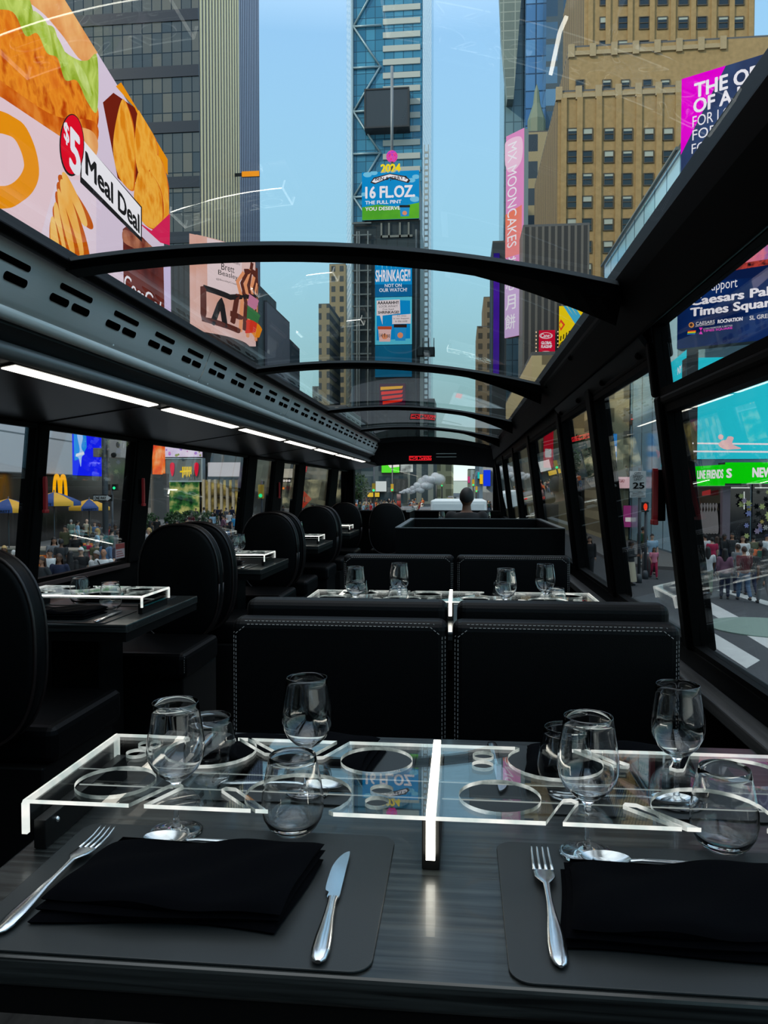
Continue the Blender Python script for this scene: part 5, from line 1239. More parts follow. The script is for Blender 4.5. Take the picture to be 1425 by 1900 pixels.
for i in range(7):
    px = 378 + i * 11; o = empty('column', (GX(px, 93), 93, PZ_)); tag(o, 'pale slim column under the white canopy at the lit shop front', 'column', 'pale columns under the white canopy'); MB().box(-.16, .16, -.16, .16, 0, GZ(886, 93) - PZ_ - .2).build('shaft', mat('pale column', (170, 164, 150), .6), o)
bB = block('shop_building', 'long grey building beyond the white canopy, seen through the narrow left windows', rect(GX(472, 130), GX(642, 130), 130, 150), PZ_, 15, facade('grey long front', (1, 0), 3.2, 3.0, .3, (84, 96, 104), (60, 72, 80), (120, 122, 122), .3, .5))
s = Board('shop_window', 'row of dim lit shop windows along the far grey building', 'shop window', (474, 129.4), (640, 129.4), 0, 0, glow('dim lit shops', (30, 34, 34), (90, 96, 84), c3=(196, 190, 150), scale=.45, strength=.8), th=.4, z=(PZ_ + .05, 2.6), body=FRM)
aw = empty('awning', (GX(470, 129.9), 129.9, 2.9)); tag(aw, 'pale curved awning on the far grey building', 'awning'); MB().prism([(-3.6, 0), (0, 0), (0, 1.6), (-1.2, 1.4), (-2.6, .8)], 0, 9, 'x').build('cover', mat('pale awning', (164, 160, 150), .7), aw)
sgl = Board('lit_sign', 'blue and white lit shop sign far down the left side', 'sign', (518, 129.3), (543, 129.3), 872, 896, mat('sign dark grey', (50, 60, 64), .5), th=.6)
sgl.poly(circle(523, 880, 4, 16), E('sign blue', 40, 120, 230), 'disc'); sgl.poly(circle(536, 879, 5, 16), E('sign white', 240, 230, 226), 'disc')
for i in range(4): sgl.poly(circle(523 + i * 5, 892, 2.2, 12), E('sign white', 240, 230, 226), 'disc')
sr_ = Board('lit_sign', 'red and orange lit strip sign far down the left side', 'sign', (515, 129.4), (541, 129.4), 902, 910, E('sign red', 216, 30, 40), th=.5); sr_.poly([(517, 904), (528, 904), (528, 908), (517, 908)], E('sign orange', 255, 130, 30), 'bar')
# -- street ahead, through the windscreen
G1 = facade('grey office front', (1, 0), 4.0, 3.2, .5, (110, 126, 128), (76, 92, 96), (160, 166, 160), .4, .4)
block('shop_building', 'dark building with the green screen straight ahead, left part of windscreen', rect(GX(648, 152), GX(748, 152), 152, 165), SZ, GZ(842, 152), G1)
gsn = Board('green_screen', 'bright green and white screen at the top of the windscreen', 'screen', (708, 151), (741, 151), 858, 877, E('lime screen', 90, 226, 50), th=1.03); gsn.poly([(716, 858), (741, 858), (741, 866), (724, 868)], E('sign white', 240, 230, 226), 'picture')
asn = Board('picture_screen', 'black and white picture screen beside the bright green screen ahead', 'screen', (743, 151), (766, 151), 856, 876, glow('mono picture', (20, 30, 30), (230, 240, 236), scale=.35), th=1.0)
block('shop_building', 'grey ribbed stone building ahead in the middle of the windscreen', rect(GX(749, 172), GX(806, 172), 172, 190), SZ, GZ(846, 172), facade('grey ribs', (1, 0), 2.6, 30, .6, (104, 116, 116), (90, 104, 106), (206, 206, 186), .6, .3))
block('shop_building', 'beige building edge ahead beside the bright gap of sky', rect(GX(806.5, 240), GX(838, 240), 240, 300), SZ, GZ(846, 240), facade('beige bright front', (1, 0), 3.6, 4, .8, (196, 186, 140), (160, 160, 132), (250, 240, 190), .6, .3))
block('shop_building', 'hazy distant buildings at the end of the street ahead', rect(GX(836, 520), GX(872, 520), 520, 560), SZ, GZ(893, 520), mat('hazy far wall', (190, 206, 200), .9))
for i, (pa, pb, Y, top, c, lb_) in enumerate([(868, 884, 260, 872, (226, 220, 196), 'pale building with many small signs right of the sky gap ahead'), (884, 902, 170, 852, (166, 186, 196), 'grey blue building with hanging signs right of the windscreen centre'), (902, 960, 120, 846, (130, 138, 146), 'dark building at the right edge of the windscreen')]):
    block('shop_building', lb_, rect(GX(pa, Y) + .05, GX(pb, Y), Y, Y + 20), SZ, GZ(top, Y), facade('ahead front %d' % i, (1, 0), 3.0, 3.4, .5, c, tuple(int(v * .8) for v in c), tuple(min(255, int(v * 1.25)) for v in c), .5, .3))
for i, (pa, pb, ya, yb, Y, c, lb_) in enumerate([(897, 910, 872, 902, 119, (24, 60, 236), 'deep blue screen at the right of the windscreen'), (890, 896, 880, 898, 168, (250, 196, 30), 'small yellow hanging sign ahead, beside the blue screen'), (886, 890, 876, 888, 168, (30, 190, 190), 'tiny teal hanging sign ahead above the yellow one'), (868, 872, 884, 896, 255, (200, 60, 120), 'tiny pink sign beside the sky gap ahead'), (727, 756, 888, 912, 150.6, (60, 64, 64), 'dark grey hoarding behind the steam ahead'), (697, 717, 893, 912, 150.6, (206, 214, 214), 'white panel sign on the dark building ahead'), (682, 704, 914, 922, 150.4, (226, 186, 60), 'yellow low sign among the crowd ahead')]):
    Board('street_sign', lb_, 'sign', (pa, Y), (pb, Y), ya, yb, E('sign %d' % i, *c, s=.9), th={119: 1.03, 168: 2.03, 255: 5.03, 150.6: 1.43, 150.4: 1.63}[Y])
block('old_tower', 'dark stepped far tower right of the narrow sign tower, under the roof beams', rect(GX(779, 280), GX(806, 280), 280, 300), SZ, GZ(742, 280), facade('teal grey front', (1, 0), 4, 4, .5, (40, 66, 70), (52, 80, 84), (30, 48, 52), .4, .4))
block('shop_building', 'long low side street building seen through the right windows', rect(GX(985, 64), 40, 64, 100), PZ_, 12, facade('cream side front', (1, 0), 2.4, 2.6, .5, (110, 100, 76), (140, 128, 98), (184, 170, 130), .6, .3))
sx = Board('lit_sign', 'pink lit shop sign behind the speed limit sign', 'sign', (1132, 51.5), (1170, 51.5), 885, 906, E('pale pink sign', 236, 196, 204), th=.4); sx.text('JETSKI', (1142, 897), (1158, 889), E('sign dark red', 130, 20, 40), .02)
sb_ = Board('lit_sign', 'blue and white vertical sign left of the speed limit sign', 'sign', (1128, 51.5), (1144, 51.5), 805, 876, E('bright blue', 30, 140, 226), th=.53); sb_.poly([(1128, 828), (1144, 828), (1144, 838), (1128, 838)], WHITE, 'band'); sb_.poly([(1128, 848), (1144, 848), (1144, 872), (1128, 872)], LWHITE, 'band')
cr = block('shop_building', 'cream stone shop corner with ledges behind the speed limit sign', [(GX(1128, 52), 52), (cs_x + .2, 52), (cs_x + .2, 62), (GX(1128, 52), 62)], PZ_, 8.5, facade('cream ledges', (1, 0), 2.0, 1.5, .3, (150, 138, 104), (120, 112, 88), (190, 178, 140), .6, .3))
rnA = Board('neon_arrow_sign', 'red neon arrow sign high in the narrow right window', 'sign', (1168, 51.6), (1190, 51.6), 768, 788, mat('sign brown', (90, 70, 56), .6), th=.3)
rnA.poly([(1171, 777), (1184, 776), (1181, 770), (1188, 777), (1181, 785), (1184, 779), (1171, 779)], E('neon arrow red', 255, 60, 40, 1.3), 'arrow')
for pa, pb, ya, yb, c, lb_ in ((1157, 1178, 938, 978, (160, 60, 130), 'magenta shop poster behind the standing woman in a long skirt'), (1188, 1204, 926, 960, (190, 40, 150), 'bright magenta poster panel beside the red hand signal'), (1070, 1092, 905, 926, (236, 40, 26), 'bright red stall panel in the thin right window'), (988, 1006, 868, 898, (200, 40, 40), 'red and cream shop panel ahead of the stairwell on the right'), (1008, 1026, 790, 868, (226, 20, 50), 'tall red sign seen through the far right windows')):
    Y = 51.8 if pa > 1100 else 63.8; p = Board('shop_poster', lb_, 'poster', (pa, Y), (pb, Y), ya, yb, E('panel %d' % pa, *c, s=.8), th=.15)
    p.poly([(pa + 3, ya + (yb - ya) * .55), (pb - 3, ya + (yb - ya) * .55), (pb - 3, ya + (yb - ya) * .75), (pa + 3, ya + (yb - ya) * .75)], LWHITE, 'panel')
GREEN = mat('leaf green', (44, 74, 34), .7, vary=.5, scale=6); BARK = mat('bark', (56, 44, 34), .9)
def bush(loc, r, h, name, label, trunk=0.0, n=420, seed=0):
    rn = random.Random(seed); o = empty(name, loc); tag(o, label, 'plant' if not trunk else 'tree')
    b = MB()
    for i in range(n):
        a, c = rn.uniform(0, 2 * PI), rn.uniform(-1, 1); q = rn.uniform(.55, 1.0); s = math.sqrt(1 - c * c)
        p = Vector((r * q * s * math.cos(a), r * q * s * math.sin(a), trunk + h / 2 + h / 2 * q * c)); u = Vector((rn.uniform(-1, 1), rn.uniform(-1, 1), rn.uniform(-1, 1))).normalized(); v = u.orthogonal().normalized(); k = r * .16
        b.add([p - u * k, p + v * k * .5, p + u * k, p - v * k * .5], [(0, 1, 2, 3)])
    b.build('foliage', GREEN, o)
    MB().tube([(0, 0, 0), (.02, 0, trunk + h * .35), (0, .03, trunk + h * .7)], [r * .10, r * .07, r * .03], 7).build('stem', BARK, o)
    if not trunk: MB().lathe([(0, .0), (r * .5, 0), (r * .62, .42), (r * .56, .42), (r * .5, .3), (0, .3)], 16).build('planter', mat('dark planter', (50, 50, 48), .7), o)
for i, (px, Y, r, lb_) in enumerate([(322, 62, .9, 'low green shrub beside the grey pillar in the wide left window'), (352, 66, .9, 'green shrub under the green lit shop window'), (388, 64, .8, 'green shrub in front of the pale columns'), (280, 58, .7, 'small green shrub at the left edge of the wide left window')]): bush((GX(px, Y), Y, PZ_), r, 1.5, 'potted_shrub', lb_, 0, seed=i)
bush((GX(666, 110), 110, PZ_), 1.6, 4.0, 'street_tree', 'small bright green tree at the left edge of the windscreen', 1.5, seed=9); bush((GX(1081, 52), 52, PZ_), 1.4, 3.2, 'street_tree', 'green tree in the thin right window', 3.8, seed=10)

# -- poles, signs, carts
POLE = mat('grey street pole', (84, 88, 92), .5, .3); SIGNW = mat('white sign sheet', (206, 206, 202), .5); INK = mat('black sign ink', (16, 16, 16), .5)
def pole(name, px, Y, ytop, label, r=.07):
    x = GX(px, Y); z = sidewalk_z(x, Y); o = empty(name, (x, Y, z)); tag(o, label, 'pole')
    MB().tube([(0, 0, 0), (0, 0, GZ(ytop, Y, px) - z)], r, 10).build('shaft', POLE, o); MB().lathe([(0, 0), (r * 2, 0), (r * 1.8, .25), (r, .35), (0, .35)], 12).build('base', POLE, o); return o
p0 = pole('street_pole', 195, 30, 700, 'grey street pole behind the umbrella cart with a one way sign', .12)
cb_ = MB().box(.30, .80, -.25, .25, 0, .72); cb_.box(.12, .30, -.06, .06, .3, .4)
o = cb_.build('camera_box', mat('cream equipment box', (190, 178, 172), .5), p0, (0, 0, GZ(850, 30, 195) - PZ_), bevel=.02); MB().tube([(.52, -.25, .12), (.52, -.34, .10)], .10, 12).build('lens', INK, o); MB().prism(circle(.68, .52, .07, 16, .12), -.262, -.251, 'y').build('badge', mat('badge grey', (90, 84, 80), .5), o)
MB().box(-.42, -.16, -.15, .15, 0, .36).build('junction_box', mat('steel box', (150, 140, 130), .5), p0, (0, 0, GZ(848, 30, 195) - PZ_), bevel=.01)
ow = Board('one_way_sign', 'black and white one way arrow sign on the pole left', 'sign', (172.5, 29.75), (208, 29.75), 918, 930, INK, th=.03)
ow.poly([(174, 920), (199, 920), (199, 918.5), (207, 924), (199, 929.5), (199, 928), (174, 928)], SIGNW, 'arrow'); ow.text('ONE WAY', (176, 927), (198, 921), INK, .03)
tr_ = pole('traffic_light', 208, 36, 905, 'slim post with small green lamps beside the pole left', .05); b = MB()
for dx in (-.25, .15): MB().box(dx - .12, dx + .12, -.1, .1, 0, .3).build('housing', INK, tr_, (0, 0, GZ(910, 36, 208) - PZ_)); MB().ball((dx, -.11, .12), .07, 8, 6).build('green_lamp', E('lamp green', 40, 230, 150, 1.4), tr_, (0, 0, GZ(910, 36, 208) - PZ_))
def gantry(px, Y, ytop, label, lamp_y, col):
    o = pole('traffic_light', px, Y, ytop, label, .10); z = GZ(lamp_y, Y, px) - o.location.z
    hs = MB().box(-.2, .2, -.2, .2, -.55, .55).build('housing', mat('signal yellow', (200, 160, 40), .5), o, (0, -.25, z)); MB().ball((0, -.22, -.32), .15, 10, 6).build('lamp', E('lamp green', 40, 230, 150, 1.4) if col else E('lamp red', 255, 60, 40, 1.3), hs); return o
for px, Y, yt, ly, lb_, c in ((694, 95, 866, 905, 'yellow cased traffic light on a tall post left in the windscreen', 1), (728, 110, 862, 905, 'second yellow cased traffic light ahead, beside the grey hoarding', 1), (810, 120, 880, 891, 'traffic light with a green lamp left of the sky gap ahead', 1), (820, 150, 884, 898, 'smaller green traffic light just left of the sky gap ahead', 1), (878, 120, 880, 896, 'green traffic light right of the sky gap ahead', 1), (486, 60, 890, 912, 'green traffic light in the narrow left window', 1), (884, 140, 894, 908, 'farthest green traffic light over the cars ahead', 1)): gantry(px, Y, yt, lb_, ly, c)
dm = pole('road_work_sign', 563, 30, 916, 'orange diamond road work sign in the far left window', .04); z = GZ(926, 30, 563) - dm.location.z
MB().prism([(-.34, 0), (0, -.36), (.34, 0), (0, .36)], -.07, -.05, 'y').build('plate', mat('orange sign sheet', (226, 62, 30), .4, emit=.25), dm, (0, 0, z))
b = MB()
for dx in (-.06, .06): b.box(dx - .025, dx + .025, -.078, -.072, -.12, .10)
b.build('symbol', INK, dm, (0, 0, z))
sl = pole('speed_limit_post', 1187, 30, 868, 'grey post holding the speed limit sign, right side', .06)
sp = Board('speed_limit_sign', 'white city speed limit 25 sign on a post seen through the narrow right window', 'sign', (1168, 29.9), (1198.5, 29.9), 874, 912, SIGNW, th=.02)
sp.text('CITY', (1177, 881), (1189, 876), INK, .01); sp.text('SPEED', (1174, 886.5), (1193, 882), INK, .01); sp.text('LIMIT', (1176, 892), (1190, 887.5), INK, .01); sp.text('25', (1173, 907), (1195, 895), INK, .03)
s2_ = Board('photo_plate', 'small white photo enforced plate below the speed limit sign', 'sign', (1168.5, 29.9), (1198, 29.9), 913, 923, SIGNW, th=.02); s2_.text('PHOTO', (1174, 917.5), (1193, 914), INK, 0); s2_.text('ENFORCED', (1171, 922), (1196, 918.5), INK, 0)
ps_ = Board('pedestrian_signal', 'black pedestrian signal with a red hand beside the red hammer', 'signal', (1191, 31), (1204, 31), 932, 950, INK, th=.3)
ps_.poly([(1194, 942), (1194, 938), (1195.5, 935), (1197, 934), (1199, 934.5), (1200.5, 937), (1201, 941), (1199.5, 946), (1196.5, 947)], E('hand red', 255, 70, 40, 1.3), 'hand', smooth=True)
pp = pole('street_pole', 1199, 31.3, 930, 'thin grey post holding the pedestrian signal', .06)
bo = empty('bollard', (GX(1201, 32), 32, SZ)); tag(bo, 'steel bollard on the kerb beside the woman in a long skirt', 'bollard'); MB().lathe([(0, 0), (.17, 0), (.17, .95), (.15, 1.0), (0, 1.02)], 18).build('post', mat('brushed bollard steel', (150, 150, 150), .3, .9), bo)
UMB = [mat('umbrella yellow', (226, 168, 40), .7), mat('umbrella blue', (36, 70, 130), .7)]
def cart(px, Y, ytop, wpx, label, lab2, txt, rot=0.0):
    x = GX(px, Y); z0 = PZ_; R = wpx / FPX * Y / 2; zt = GZ(ytop, Y, px) - z0
    u = empty('cart_umbrella', (x, Y, z0), rot); tag(u, label, 'umbrella', 'cart umbrellas')
    b = MB(); n = 8; zr = zt - R * .38
    top = (0, 0, zt)
    for i in range(n):
        a0, a1 = 2 * PI * (i + .5) / n, 2 * PI * (i + 1.5) / n; rows = []
        for t in (0.02, .35, .7, 1.0):
            rows.append([(R * t * math.cos(a0 + (a1 - a0) * k / 4) * (1 - .05 * math.sin(PI * k / 4)), R * t * math.sin(a0 + (a1 - a0) * k / 4) * (1 - .05 * math.sin(PI * k / 4)), zt - (zt - zr) * t ** 1.35) for k in range(5)])
        rows.append([(p[0], p[1], p[2] - R * .16) for p in rows[-1]])
        b.strip(rows, i % 2)
    b.build('canopy', UMB, u); MB().tube([(0, 0, .3), (0, 0, zt + .08)], .025, 8).build('pole', POLE, u)
    me = text_mesh(txt, .03); xs = [v.co.x for v in me.vertices]; w = max(xs) - min(xs); k = R * .62 / w
    a = -PI / 2
    for v in me.vertices: v.co = ((v.co.x - w / 2) * k, -R * .945 - .012, zr - R * .14 + v.co.y * k * .8)
    me.materials.append(INK); o = bpy.data.objects.new('lettering', me); COL.objects.link(o); o.parent = u
    c = empty('food_cart', (x + .35, Y + .3, z0)); tag(c, lab2, 'cart')
    MB().box(-.95, .95, -.5, .5, .35, 1.15).build('body', mat('stainless cart', (140, 140, 136), .35, .8), c, bevel=.02); MB().box(-1.0, 1.0, -.55, .55, 1.15, 1.2).build('counter', mat('pale counter', (170, 160, 140), .5), c)
    for dx in (-.7, .7):
        for dy in (-.42, .42): MB().tube([(dx, dy - .04, .28), (dx, dy + .04, .28)], .28, 16).build('wheel', INK, c)
    b = MB(); b.box(-.9, -.1, -.52, -.505, .5, 1.0); b.build('menu_panel', glow('food photo', (150, 60, 30), (220, 160, 80), scale=6, strength=.6), c)
cart(100, 27, 913, 98, 'yellow and blue cart umbrella under the yellow double arch sign', 'steel food cart under the umbrella by the yellow arch sign', 'SABRETT', .1)
cart(15, 27.5, 925, 100, 'second yellow and blue cart umbrella, cut by the left edge post', 'steel food cart at the far left edge', 'SABRETT', .3)
cart(165, 33, 926, 80, 'blue and yellow cart umbrella partly behind the one way sign pole', 'steel food cart behind the street pole', 'SABRETT', .5)

# -- vehicles
TYRE = mat('tyre rubber', (14, 14, 15), .8); CGL = mat('car window glass', (16, 20, 24), .06, spec=.8)
def make_car(paint, L=4.5, W=1.8, H=1.45):
    r = empty('car'); b = MB(); hw = W / 2
    st = [(-L / 2, .35, .70, .80), (-L / 2 + .08, .28, .86, .90), (-L * .32, .26, .94, 1.0), (-L * .2, .25, 1.0, 1.0), (L * .18, .25, .98, 1.0), (L * .40, .26, .86, .96), (L / 2 - .05, .3, .70, .86), (L / 2, .36, .60, .78)]
    rows = [[(-hw * w, y, z0), (-hw * w, y, z1 - .12), (-hw * w * .93, y, z1), (hw * w * .93, y, z1), (hw * w, y, z1 - .12), (hw * w, y, z0)] for y, z0, z1, w in st]
    b.strip(rows, 0, False, True); b.add(rows[0], [list(range(6))]); b.add(rows[-1], [list(reversed(range(6)))])
    b.build('body', paint, r, bevel=.04, seg=3)
    cab = [(-L * .40, .95, .82), (-L * .27, H - .02, .66), (-L * .05, H, .68), (L * .10, H - .04, .67), (L * .25, .95, .84)]
    b = MB(); rows = [[(-hw * w, y, z), (hw * w, y, z)] for y, z, w in cab]; b.strip(rows, 0, True)
    for s in (-1, 1): b.add([(s * hw * w, y, z) for y, z, w in cab], [list(range(5)) if s < 0 else list(reversed(range(5)))])
    b.build('windows', CGL, r)
    b = MB(); b.strip([[(-hw * .66, y, z + .012), (hw * .66, y, z + .012)] for y, z in ((-L * .26, H - .02), (-L * .05, H), (L * .10, H - .04))], 0, True); b.build('roof', paint, r)
    for sx in (-1, 1):
        for y in (-L * .31, L * .31):
            MB().tube([(sx * hw * .82, y, .31), (sx * hw * 1.0, y, .31)], .31, 18).build('wheel', TYRE, r)
        MB().box(sx * hw * .55 - .17, sx * hw * .55 + .17, -L / 2 - .02, -L / 2 + .06, .62, .74).build('tail_light', E('tail red', 240, 30, 40, .9), r)
        MB().box(sx * hw * .55 - .17, sx * hw * .55 + .17, L / 2 - .06, L / 2 + .02, .52, .62).build('headlight', mat('headlight glass', (200, 200, 196), .2), r)
    return r
cars = [(790, 88, (206, 208, 206), 'white car with red tail lights left of the white van ahead'), (840, 128, (150, 30, 36), 'dark red car beyond the white van ahead'), (826, 150, (60, 66, 72), 'dark grey car in the middle of the traffic ahead'), (852, 175, (200, 196, 190), 'pale car far ahead under the sky gap'), (868, 140, (40, 44, 52), 'dark car ahead behind the seated figure'), (756, 92, (190, 182, 160), 'beige car beside the steam pipe ahead'), (888, 110, (210, 212, 214), 'white car right in the traffic ahead'), (836, 205, (226, 180, 50), 'yellow cab farthest in the traffic ahead')]
for px, Y, c, lb_ in cars:
    o = make_car(mat('car paint %d%d%d' % c, c, .25, coat=.6)); o.location = (GX(px, Y), Y, SZ); tag(o, lb_, 'car')
o = make_car(mat('black car paint', (10, 11, 14), .2, coat=.8)); o.location = (4.05, 8.2, SZ); o.rotation_euler = (0, 0, .12); tag(o, 'black car close beside the bus in the lowest corner of the right window', 'car')
vn = empty('van', (GX(851, 38), 38, SZ)); tag(vn, 'white box van straight ahead of the windscreen', 'van')
MB().box(-1.32, 1.32, -1.5, 4.6, .55, 3.02).build('box', mat('white van paint', (240, 241, 238), .35), vn, bevel=.06); MB().box(-1.15, 1.15, 4.6, 6.2, .5, 2.2).build('cab', mat('white van paint', (240, 241, 238), .35), vn, bevel=.1)
MB().box(-1.2, 1.2, -1.53, -1.505, .75, 2.85).build('rear_door', mat('van door', (224, 226, 224), .4), vn)
for sx in (-1, 1):
    for y in (.2, 5.2): MB().tube([(sx * 1.0, y, .42), (sx * 1.27, y, .42)], .42, 18).build('wheel', TYRE, vn)
    MB().box(sx * 1.1 - .1, sx * 1.1 + .1, -1.56, -1.53, .6, .8).build('tail_light', E('tail red', 240, 30, 40, .9), vn)
stp = empty('steam_pipe', (GX(740, 60), 60, SZ)); tag(stp, 'orange and white striped steam pipe standing in the street ahead', 'pipe')
b = MB()
for i in range(6): b.lathe([(0, i * .52), (.16, i * .52), (.16, i * .52 + .52), (0, i * .52 + .52)], 16, mi=0 if i % 2 else 1)
b.build('stack', [mat('pipe white', (190, 150, 140), .6), mat('pipe orange', (196, 60, 44), .6)], stp); MB().lathe([(0, 0), (.5, 0), (.4, .25), (.2, .3), (0, .3)], 16).build('foot', mat('pipe orange', (196, 60, 44), .6), stp)
m, nt, bs_ = new_mat('white steam'); nt.nodes.clear()
o_ = nt.nodes.new('ShaderNodeOutputMaterial'); mx = nt.nodes.new('ShaderNodeMixShader'); t_ = nt.nodes.new('ShaderNodeBsdfTransparent'); d_ = nt.nodes.new('ShaderNodeBsdfDiffuse'); lw = nt.nodes.new('ShaderNodeLayerWeight'); mp = nt.nodes.new('ShaderNodeMapRange')
lw.inputs[0].default_value = .4; mp.inputs[1].default_value = .15; mp.inputs[2].default_value = .9; mp.inputs[3].default_value = .5; mp.inputs[4].default_value = 0
d_.inputs[0].default_value = (.95, .97, .97, 1)
nt.links.new(lw.outputs['Facing'], mp.inputs[0]); nt.links.new(mp.outputs[0], mx.inputs[0]); nt.links.new(t_.outputs[0], mx.inputs[1]); nt.links.new(d_.outputs[0], mx.inputs[2]); nt.links.new(mx.outputs[0], o_.inputs[0])
rnd = random.Random(5); b = MB(); x0 = GX(742, 60)
for i in range(46):
    t = i / 45; r = .10 + .42 * t * rnd.uniform(.5, 1.2)
    b.ball((x0 + 2.9 * t + rnd.uniform(-.2, .2) * t, 60 + rnd.uniform(-.6, .6) * t, .85 + 1.0 * t ** 1.3 + rnd.uniform(-.6, .6) * t), (r, r, r * .8), 12, 8)
tag(b.build('steam_cloud', m), 'white steam drifting from the striped pipe', 'steam', kind='stuff')
# ------------------------------------------------------------------ people
def remesh(b, vox, sm=3):
    me = b.mesh('tmp', PLAIN); o = bpy.data.objects.new('tmp', me); COL.objects.link(o)
    a = o.modifiers.new('r', 'REMESH'); a.mode = 'VOXEL'; a.voxel_size = vox; a.use_smooth_shade = True
    if sm: s_ = o.modifiers.new('s', 'SMOOTH'); s_.factor = .5; s_.iterations = sm
    bpy.context.view_layer.update()
    out = bpy.data.meshes.new_from_object(o.evaluated_get(bpy.context.evaluated_depsgraph_get()))
    bpy.data.objects.remove(o); bpy.data.meshes.remove(me); return out
def limb(b, pts, rs, n=10):
    P, Rr = [], []
    for i in range(len(pts) - 1):
        for k in range(4):
            t = k / 4; P.append(Vector(pts[i]).lerp(Vector(pts[i + 1]), t)); Rr.append(rs[i] + (rs[i + 1] - rs[i]) * t)
    P.append(Vector(pts[-1])); Rr.append(rs[-1]); b.tube(P, Rr, n)
    for p, r in zip(pts, rs): b.ball(p, r * .98, 8, 6)
def torso(b, g=0.0, z0=.92, z1=1.46, lean=0.0):
    rows = []
    for z, w, d in ((.88, .155, .105), (.95, .170, .115), (1.05, .150, .105), (1.15, .142, .10), (1.27, .168, .112), (1.36, .180, .108), (1.42, .165, .09), (1.46, .10, .07), (1.49, .06, .055)):
        if z0 <= z <= z1: rows.append([((w + g) * math.cos(a), (d + g) * math.sin(a) - lean * (z - .9), z) for a in [2 * PI * k / 20 for k in range(20)]])
    b.strip(rows, 0, True, True); b.add(rows[0], [list(reversed(range(20)))]); b.add(rows[-1], [list(range(20))])
POSES = {
 'stand': dict(arm=[[(.19, .0, 1.41), (.225, .03, 1.15), (.225, -.04, .91)], [(-.19, .0, 1.41), (-.225, .03, 1.15), (-.225, -.04, .91)]], leg=[[(.09, 0, .92), (.10, -.015, .50), (.105, .02, .09)], [(-.09, 0, .92), (-.10, -.015, .50), (-.105, .02, .09)]]),
 'walk': dict(arm=[[(.19, .0, 1.41), (.23, .12, 1.17), (.22, .12, .93)], [(-.19, .0, 1.41), (-.23, -.06, 1.16), (-.21, -.22, .97)]], leg=[[(.09, 0, .92), (.10, -.16, .52), (.10, -.22, .10)], [(-.09, 0, .92), (-.10, .04, .50), (-.10, .30, .15)]]),
 'phone': dict(arm=[[(.19, .0, 1.41), (.235, .03, 1.15), (.07, -.24, 1.20)], [(-.19, .0, 1.41), (-.235, .03, 1.15), (-.06, -.25, 1.17)]], leg=[[(.09, 0, .92), (.10, -.015, .50), (.105, .02, .09)], [(-.09, 0, .92), (-.10, -.015, .50), (-.115, .03, .09)]]),
 'sit': dict(arm=[[(.19, .0, 1.41), (.25, -.06, 1.16), (.20, -.30, 1.10)], [(-.19, .0, 1.41), (-.25, -.06, 1.16), (-.20, -.30, 1.10)]], leg=[[(.09, 0, .92), (.11, -.42, .93), (.11, -.44, .50)], [(-.09, 0, .92), (-.11, -.42, .93), (-.11, -.44, .50)]]),
}
SKIN = [mat('skin %d' % i, c, .6) for i, c in enumerate([(196, 150, 122), (166, 118, 90), (110, 74, 54), (214, 170, 144)])]
DARKF = mat('eye and brow brown', (34, 22, 18), .5); LIPS = mat('lip', (150, 84, 76), .5)
